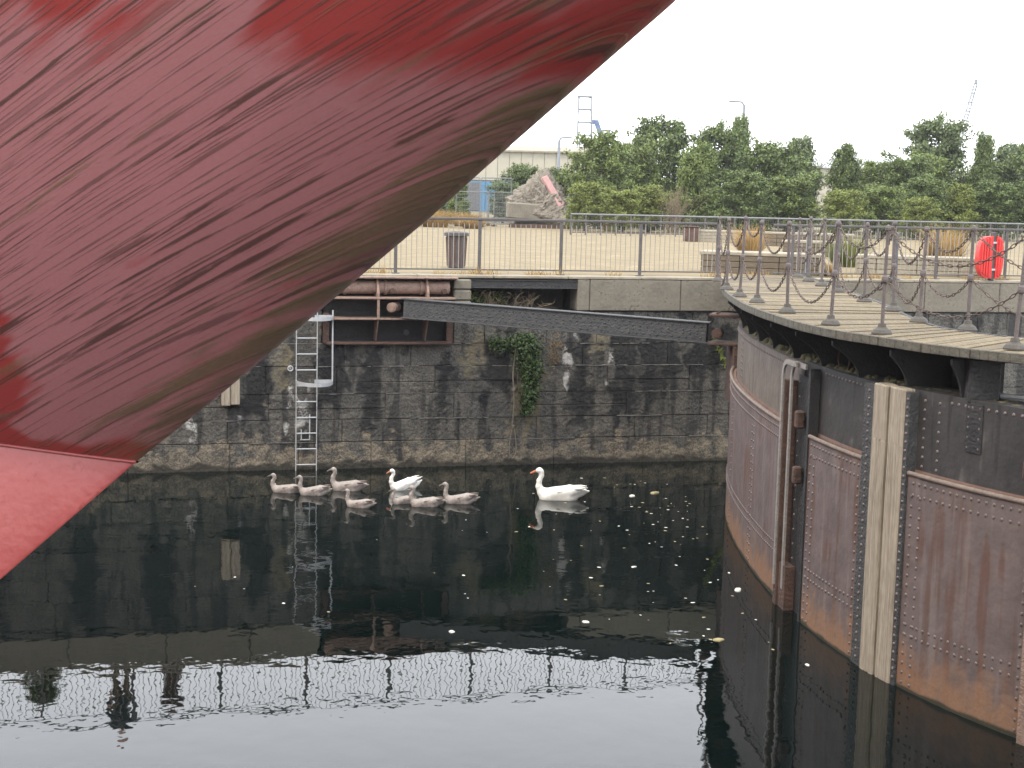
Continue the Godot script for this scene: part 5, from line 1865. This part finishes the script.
func skyline() -> void:
	var mb: MB
	# warehouse: cream upper cladding over a blue band
	var t := thing("warehouse", "long cream warehouse with blue lower band behind the boulder", "building", at(Vector3(-4, QUAY, -190)))
	for k in 24:
		mb = MB.new()
		mb.box(Vector3(-17.25 + 1.5 * k, 5.9, 0), Vector3(1.46, 3.8, 0.3), 0.03)
		inst("cladding_panel", mb.mesh(), M.cream, t)
		mb = MB.new()
		mb.box(Vector3(-17.25 + 1.5 * k, 1.95, -0.05), Vector3(1.46, 3.9, 0.3), 0.03)
		inst("blue_panel", mb.mesh(), M.blue, t)
	mb = MB.new()
	mb.box(Vector3(0, 3.8, -10.3), Vector3(36, 7.6, 20))
	inst("wall", mb.mesh(), M.cream, t)
	mb = MB.new()
	mb.prism(PackedVector2Array([Vector2(0.6, 7.7), Vector2(-10, 8.6), Vector2(-20.6, 7.7), Vector2(-20.6, 7.9), Vector2(-10, 8.8), Vector2(0.6, 7.9)]), Transform3D(Basis(Vector3(0, 0, 1), Vector3.UP, Vector3(-1, 0, 0)), Vector3(18.3, 0, 0)), 36.6)
	inst("roof", mb.mesh(), M.pale_concrete, t)
	for k in 3:
		mb = MB.new()
		mb.box(Vector3(-11 + 8.5 * k, 1.9, 0.16), Vector3(3.4, 3.6, 0.12), 0.03)
		inst("shutter_door", mb.mesh(), M.grey_steel, t)
	t = thing("white_shed", "long pale shed roof showing above the trees", "building", at(Vector3(52, QUAY, -230)))
	mb = MB.new()
	mb.box(Vector3(0, 3.8, -8), Vector3(30, 7.6, 16))
	inst("wall", mb.mesh(), M.cream, t)
	mb = MB.new()
	mb.prism(PackedVector2Array([Vector2(0.5, 7.62), Vector2(-8, 9.2), Vector2(-16.5, 7.62), Vector2(-16.5, 7.8), Vector2(-8, 9.4), Vector2(0.5, 7.8)]), Transform3D(Basis(Vector3(0, 0, 1), Vector3.UP, Vector3(-1, 0, 0)), Vector3(15.3, 0, 0)), 30.6)
	inst("roof", mb.mesh(), M.galv, t)
	# lattice mast and blue crane cab
	t = thing("lattice_mast", "pale lattice mast standing above the leftmost trees", "mast", at(Vector3(11, QUAY, -240)))
	mb = MB.new()
	lattice(mb, Vector3(0, 0, 0), Vector3(-0.3, 18.4, 0), 2.9, 2.0, 9, 0.09)
	inst("lattice", mb.mesh(), M.far_steel, t)
	mb = MB.new()
	mb.box(Vector3(-0.3, 18.4, 0), Vector3(2.4, 0.18, 2.4))
	inst("platform", mb.mesh(), M.far_steel, t)
	t = thing("blue_crane", "small dark blue crane arm right of the pale mast", "crane", at(Vector3(14.0, QUAY, -240)))
	mb = MB.new()
	mb.tube([Vector3(0, 0, 0), Vector3(-0.1, 11.0, 0)], 0.55, 8)
	inst("column", mb.mesh(), M.crane_blue, t)
	mb = MB.new()
	mb.bar(Vector3(0.1, 10.6, 0), Vector3(-1.3, 14.3, 0), 0.5, 0.8)
	inst("boom", mb.mesh(), M.crane_blue, t)
	mb = MB.new()
	mb.box(Vector3(-1.6, 14.4, 0), Vector3(1.3, 0.7, 0.6), 0.05)
	inst("boom_head", mb.mesh(), M.crane_blue, t)
	t = thing("crane_jib", "thin leaning lattice crane jib above the spreading tree", "crane", at(Vector3(68.6, QUAY, -240)))
	mb = MB.new()
	lattice(mb, Vector3(0, 0, 0), Vector3(5.1, 22.0, 0), 1.0, 0.45, 22, 0.06)
	inst("jib", mb.mesh(), M.far_steel, t)
	for k in 6:
		mb = MB.new()
		var p := Vector3(0, 0, 0).lerp(Vector3(5.1, 22.0, 0), 0.6 + 0.065 * k)
		mb.tube([p - Vector3(0.9, -0.2, 0) * (1.15 - 0.16 * k), p + Vector3(0.9, -0.2, 0) * (1.15 - 0.16 * k)], 0.08, 5)
		inst("cross_arm", mb.mesh(), M.far_steel, t)
	mb = MB.new()
	mb.box(Vector3(5.1, 22.2, 0), Vector3(0.5, 0.8, 0.4), 0.05)
	inst("jib_head", mb.mesh(), M.far_steel, t)
	# street lamps
	for q in [[22.8, -150.0, 12.0, -1.2, "street lamp with long arm above the slender tree"], [4.2, -150.0, 8.0, 0.9, "street lamp in front of the cream warehouse"], [9.7, -150.0, 8.8, -0.8, "street lamp head just above leftmost trees"]]:
		t = thing("street_lamp", q[4], "street lamp", at(Vector3(q[0], QUAY, q[1])), "street lamps beyond the trees")
		mb = MB.new()
		mb.tube([Vector3(0, 0, 0), Vector3(0, q[2] - 0.4, 0), Vector3(q[3] * 0.2, q[2] - 0.08, 0), Vector3(q[3] * 0.7, q[2], 0)], [0.2, 0.15, 0.12, 0.1], 6)
		inst("pole", mb.mesh(), M.far_steel, t)
		mb = MB.new()
		mb.box(Vector3(q[3], q[2] - 0.02, 0), Vector3(0.8, 0.2, 0.35), 0.06)
		inst("lamp_head", mb.mesh(), M.far_steel, t)

# ------------------------------------------------------------------ swans
# the bird looks towards -x; body length 1
func swan_mesh(adult: bool, raised: float, neck_lean: float) -> Array:
	var pr := []
	# trunk, chest and tail
	pr.append([Vector3(-0.26, 0.06, 0), Vector3(0.12, 0.07, 0), 0.155, 0.17])
	pr.append([Vector3(0.12, 0.07, 0), Vector3(0.36, 0.13, 0), 0.165, 0.06])
	pr.append([Vector3(0.36, 0.13, 0), Vector3(0.50, 0.155 + 0.06 * raised, 0), 0.055, 0.018])
	pr.append([Vector3(-0.30, 0.08, 0), Vector3(-0.36, 0.13, 0), 0.12, 0.085])
	# folded wings
	for s in [-1.0, 1.0]:
		pr.append([Vector3(-0.16, 0.13, 0.085 * s), Vector3(0.16, 0.165 + 0.05 * raised, 0.10 * s), 0.085, 0.085])
		pr.append([Vector3(0.16, 0.165 + 0.05 * raised, 0.10 * s), Vector3(0.44, 0.17 + 0.12 * raised, 0.04 * s), 0.075, 0.016])
	# neck
	var nk := [Vector3(-0.37, 0.14, 0), Vector3(-0.425, 0.24, 0), Vector3(-0.42, 0.35, 0), Vector3(-0.40 + neck_lean, 0.45, 0), Vector3(-0.405 + neck_lean, 0.52, 0), Vector3(-0.44 + neck_lean, 0.55, 0)]
	var rr := [0.075, 0.052, 0.042, 0.038, 0.038, 0.042]
	if not adult: rr = [0.08, 0.058, 0.048, 0.044, 0.044, 0.046]
	for k in 5: pr.append([nk[k], nk[k + 1], rr[k], rr[k + 1]])
	pr.append([nk[5], nk[5] + Vector3(-0.05, -0.01, 0), 0.044, 0.03])
	var mb := MB.new()
	body(mb, pr, 0.016, 0.045)
	var bl := MB.new()
	var h: Vector3 = nk[5] + Vector3(-0.06, -0.015, 0)
	bl.tube([h, h + Vector3(-0.045, -0.018, 0), h + Vector3(-0.085, -0.038, 0), h + Vector3(-0.11, -0.048, 0)], [0.026, 0.02, 0.017, 0.009], 8)
	var kn := MB.new()
	kn.lathe([Vector2(0.018, 0), Vector2(0.016, 0.012), Vector2(0, 0.022)], 8, h + Vector3(-0.005, 0.015, 0), Basis().rotated(Vector3.BACK, 0.6))
	for s in [-1.0, 1.0]:
		kn.lathe([Vector2(0, -0.008), Vector2(0.008, 0), Vector2(0, 0.008)], 6, nk[5] + Vector3(-0.045, 0.01, 0.034 * s))
	var wings := []
	# wing feather tips and tail quills lying proud of the body
	for s in [-1.0, 1.0]:
		var wg := MB.new()
		for k in 9:
			var f := k / 8.0
			var a := Vector3(lerpf(-0.1, 0.2, f), lerpf(0.17, 0.215, f) + 0.05 * raised * f, s * lerpf(0.165, 0.14, f))
			var b := a + Vector3(lerpf(0.2, 0.27, f), lerpf(0.0, 0.01, f) + 0.06 * raised, -s * 0.05)
			wg.tube([a, a.lerp(b, 0.6), b], [0.022, 0.026, 0.005], 5)
		wings.append(wg.mesh())
	return [mb.mesh(), bl.mesh(), kn.mesh(), wings]

func swans() -> void:
	var ad := swan_mesh(true, 0.15, 0.02)
	var ad2 := swan_mesh(true, 1.0, 0.04)
	var cy := swan_mesh(false, 0.1, 0.03)
	var cy2 := swan_mesh(false, 0.6, 0.0)
	# x, z, length, height factor, heading, mesh, adult, label
	for q in [
		[-2.02, -27.79, 0.72, 0.98, 0.55, ad2, true, "white adult swan with lifted tail among the grey cygnets"],
		[0.99, -27.18, 1.03, 0.98, 0.05, ad, true, "white adult swan swimming alone ahead on the right"],
		[-4.22, -27.23, 0.66, 0.90, -0.1, cy, false, "leftmost grey cygnet below the ladder"],
		[-3.67, -27.05, 0.65, 0.97, 0.1, cy2, false, "grey cygnet right behind the leftmost one"],
		[-3.08, -27.56, 0.74, 1.0, 0.0, cy, false, "grey cygnet with tall neck nearest the wall right of ladder"],
		[-2.70, -26.04, 0.60, 0.9, -0.25, cy2, false, "grey cygnet swimming nearest the camera on its own"],
		[-1.95, -26.48, 0.52, 0.98, 0.5, cy, false, "grey cygnet overlapping in front of the adult with lifted tail"],
		[-1.50, -26.26, 0.70, 0.92, 0.12, cy, false, "grey cygnet close behind the overlapping one, lower in picture"],
		[-0.89, -26.60, 0.69, 0.95, 0.0, cy2, false, "rightmost grey cygnet between the two adults"]]:
		var s: float = q[2]
		var t := thing("swan" if q[6] else "cygnet", q[7], "swan" if q[6] else "cygnet", Transform3D(Basis().rotated(Vector3.UP, q[4]).scaled(Vector3(s, s * q[3], s)), Vector3(q[0], -0.005, q[1])), "adult swans" if q[6] else "grey cygnets")
		var b := inst("body", q[5][0], M.swan if q[6] else M.cygnet, t)
		for w in q[5][3]: inst("wing", w, M.swan if q[6] else M.cygnet_wing, b)
		inst("bill", q[5][1], M.bill if q[6] else M.cygnet_bill, b)
		inst("eyes_and_knob", q[5][2], M.black, b)

func floaters() -> void:
	var rng := RandomNumberGenerator.new()
	rng.seed = 81
	var kinds := []
	for k in 4:
		var mb := MB.new()
		var N := 9
		var top := []
		for i in N:
			var an := TAU * i / N
			top.append(Vector3(cos(an) * rng.randf_range(0.7, 1.1), 0, sin(an) * rng.randf_range(0.4, 0.7)))
		for i in N:
			var a: Vector3 = top[i]
			var b: Vector3 = top[(i + 1) % N]
			mb.flat(Vector3(0, 0.22, 0), a * 0.8 + Vector3(0, 0.16, 0), b * 0.8 + Vector3(0, 0.16, 0), Vector3.UP)
			mb.quadf(a * 0.8 + Vector3(0, 0.16, 0), b * 0.8 + Vector3(0, 0.16, 0), b + Vector3(0, -0.1, 0), a + Vector3(0, -0.1, 0), a + Vector3.UP * 0.3)
		kinds.append(mb.mesh())
	# pieces one can pick out
	for q in [[3.39, -20.89, 0.11, 0, "large white float near the gate waterline"], [2.84, -27.97, 0.13, 1, "pale flat litter right of the lone swan"], [1.96, -22.11, 0.06, 0, "white speck of foam in open water centre"], [2.75, -18.38, 0.10, 1, "yellowish clump drifting near the gate's reflection"], [2.36, -27.63, 0.10, 0, "white scrap just right of the lone swan's tail"], [1.06, -19.06, 0.07, 0, "white scrap on the edge of sky reflection"], [-0.71, -18.46, 0.07, 0, "white scrap left on the edge of sky reflection"], [3.72, -17.43, 0.05, 0, "white scrap below the second gate plate"]]:
		var o := inst("floating_scrap", kinds[rng.randi() % 4], M.float_white if q[3] == 0 else M.float_leaf, self, Transform3D(Basis().rotated(Vector3.UP, rng.randf() * TAU).scaled(Vector3.ONE * q[2]), Vector3(q[0], 0.0, q[1])))
		tag(o, q[4], "litter")
	for k in 120:
		var f := rng.randf()
		var x: float
		var z: float
		if k < 75:
			x = clampf(rng.randfn() * 1.1 + 2.2, -1.5, 3.4); z = rng.randf_range(-29.5, -18.0)
		elif k < 100:
			x = 3.2 - absf(rng.randfn()) * 0.5; z = rng.randf_range(-27.5, -24.0)
		else:
			x = rng.randf_range(-5.0, 3.0); z = rng.randf_range(-28.5, -19.0)
		if x > gx(z) - 0.15: x = gx(z) - 0.3
		var s := rng.randf_range(0.014, 0.042)
		var o := inst("floating_leaf", kinds[rng.randi() % 4], M.float_white if rng.randf() < 0.55 else M.float_leaf, self, Transform3D(Basis().rotated(Vector3.UP, rng.randf() * TAU).scaled(Vector3(s, s * 0.5, s)), Vector3(x, 0.0, z)))
		tag(o, "tiny pale leaf or fleck drifting on the dark dock water", "leaf", "flecks drifting on the water")

# ------------------------------------------------------------------ what stands on the quay behind the ship, seen mirrored in the water
func hidden_quay() -> void:
	var p := wt(-0.42, QUAY, -0.8).origin
	var t := thing("person", "person in dark jacket and brown trousers standing on quay, seen in reflection", "person", Transform3D(Basis().rotated(Vector3.UP, 0.3), p))
	var pr := []
	for s in [-1.0, 1.0]:
		pr.append([Vector3(0.10 * s, 0.92, 0), Vector3(0.11 * s, 0.50, 0.02), 0.10, 0.068])
		pr.append([Vector3(0.11 * s, 0.50, 0.02), Vector3(0.12 * s, 0.09, -0.02), 0.066, 0.045])
	pr.append([Vector3(-0.07, 0.95, 0), Vector3(0.07, 0.95, 0), 0.12, 0.12])
	var mb := MB.new()
	body(mb, pr, 0.022, 0.05)
	pr = []
	pr.append([Vector3(0, 0.98, 0), Vector3(0, 1.30, 0.0), 0.145, 0.16])
	pr.append([Vector3(-0.06, 0.98, 0), Vector3(0.06, 0.98, 0), 0.13, 0.13])
	pr.append([Vector3(-0.15, 1.42, 0), Vector3(0.15, 1.42, 0), 0.075, 0.075])
	pr.append([Vector3(0, 1.42, 0), Vector3(0, 1.53, 0.01), 0.06, 0.055])
	for s in [-1.0, 1.0]:
		pr.append([Vector3(0.19 * s, 1.42, 0), Vector3(0.25 * s, 1.14, -0.02), 0.06, 0.047])
		pr.append([Vector3(0.25 * s, 1.14, -0.02), Vector3(0.24 * s, 0.90, 0.06), 0.046, 0.036])
	var jm := MB.new()
	body(jm, pr, 0.022, 0.05)
	var b := inst("body", jm.mesh(), M.jacket, t)
	inst("trousers", mb.mesh(), M.trousers, b)
	var hd := MB.new()
	pr = [[Vector3(0, 1.50, 0.01), Vector3(0, 1.58, 0.015), 0.05, 0.05], [Vector3(0, 1.66, 0.015), Vector3(0, 1.70, 0.0), 0.085, 0.095], [Vector3(0, 1.60, 0.045), Vector3(0, 1.63, 0.05), 0.05, 0.06], [Vector3(0, 1.655, 0.1), Vector3(0, 1.64, 0.115), 0.012, 0.016]]
	for s in [-1.0, 1.0]:
		pr.append([Vector3(0.09 * s, 1.67, 0.0), Vector3(0.092 * s, 1.64, 0.0), 0.016, 0.012])
		var w := Vector3(0.24 * s, 0.90, 0.06)
		pr.append([w, w + Vector3(0, -0.09, 0.015), 0.03, 0.036])
		for f in 4:
			var k := w + Vector3(0, -0.1, 0.015) + Vector3(0, 0, -0.03 + 0.02 * f)
			pr.append([k, k + Vector3(-0.008 * s, -0.045 - 0.006 * (f % 3), 0.004), 0.0095, 0.009])
			pr.append([k + Vector3(-0.008 * s, -0.045 - 0.006 * (f % 3), 0.004), k + Vector3(-0.022 * s, -0.078 - 0.006 * (f % 3), 0.012), 0.009, 0.008])
		pr.append([w + Vector3(0, -0.03, 0.03), w + Vector3(-0.012 * s, -0.085, 0.062), 0.013, 0.01])
	body(hd, pr, 0.011, 0.012)
	inst("skin", hd.mesh(), M.skin, b)
	var hr := MB.new()
	body(hr, [[Vector3(0, 1.70, -0.035), Vector3(0, 1.735, 0.0), 0.085, 0.08], [Vector3(0, 1.64, -0.06), Vector3(0, 1.70, -0.05), 0.05, 0.07]], 0.012, 0.03)
	inst("hair", hr.mesh(), M.bark, b)
	var sh := MB.new()
	for s in [-1.0, 1.0]:
		body(sh, [[Vector3(0.12 * s, 0.05, -0.05), Vector3(0.125 * s, 0.04, 0.15), 0.05, 0.042]], 0.016, 0.02)
	inst("shoes", sh.mesh(), M.black, b)

	t = thing("capstan", "rusty waisted iron capstan on quay beside the standing person", "capstan", wt(0.62, QUAY, -0.75))
	mb = MB.new()
	mb.lathe([Vector2(0.30, 0), Vector2(0.30, 0.06), Vector2(0.22, 0.12), Vector2(0.16, 0.4), Vector2(0.14, 0.55), Vector2(0.17, 0.75), Vector2(0.24, 0.9)], 18)
	inst("barrel", mb.mesh(), M.rust_dark, t)
	mb = MB.new()
	mb.lathe([Vector2(0.24, 0.9), Vector2(0.27, 0.94), Vector2(0.27, 1.04), Vector2(0.2, 1.1), Vector2(0, 1.12)], 18)
	inst("head", mb.mesh(), M.rust_dark, t)
	for k in 6:
		mb = MB.new()
		var an := TAU * k / 6.0
		var d := Vector3(cos(an), 0, sin(an))
		mb.bar(d * 0.22 + Vector3.UP * 0.12, d * 0.155 + Vector3.UP * 0.6, 0.03, 0.03, d)
		inst("whelp", mb.mesh(), M.rust_dark, t)
	var bt := thing("shrub", "yellow green bush on quay edge behind ship, seen in reflection", "shrub", Transform3D(Basis().scaled(Vector3(1.1, 0.95, 1.1)), wt(-1.95, QUAY, -0.7).origin), "shrubs beyond the plaza")
	inst("trunk", crown_kinds[0][1], M.bark, bt)
	inst("crown", crown_kinds[0][0], M.leaf[2], bt)
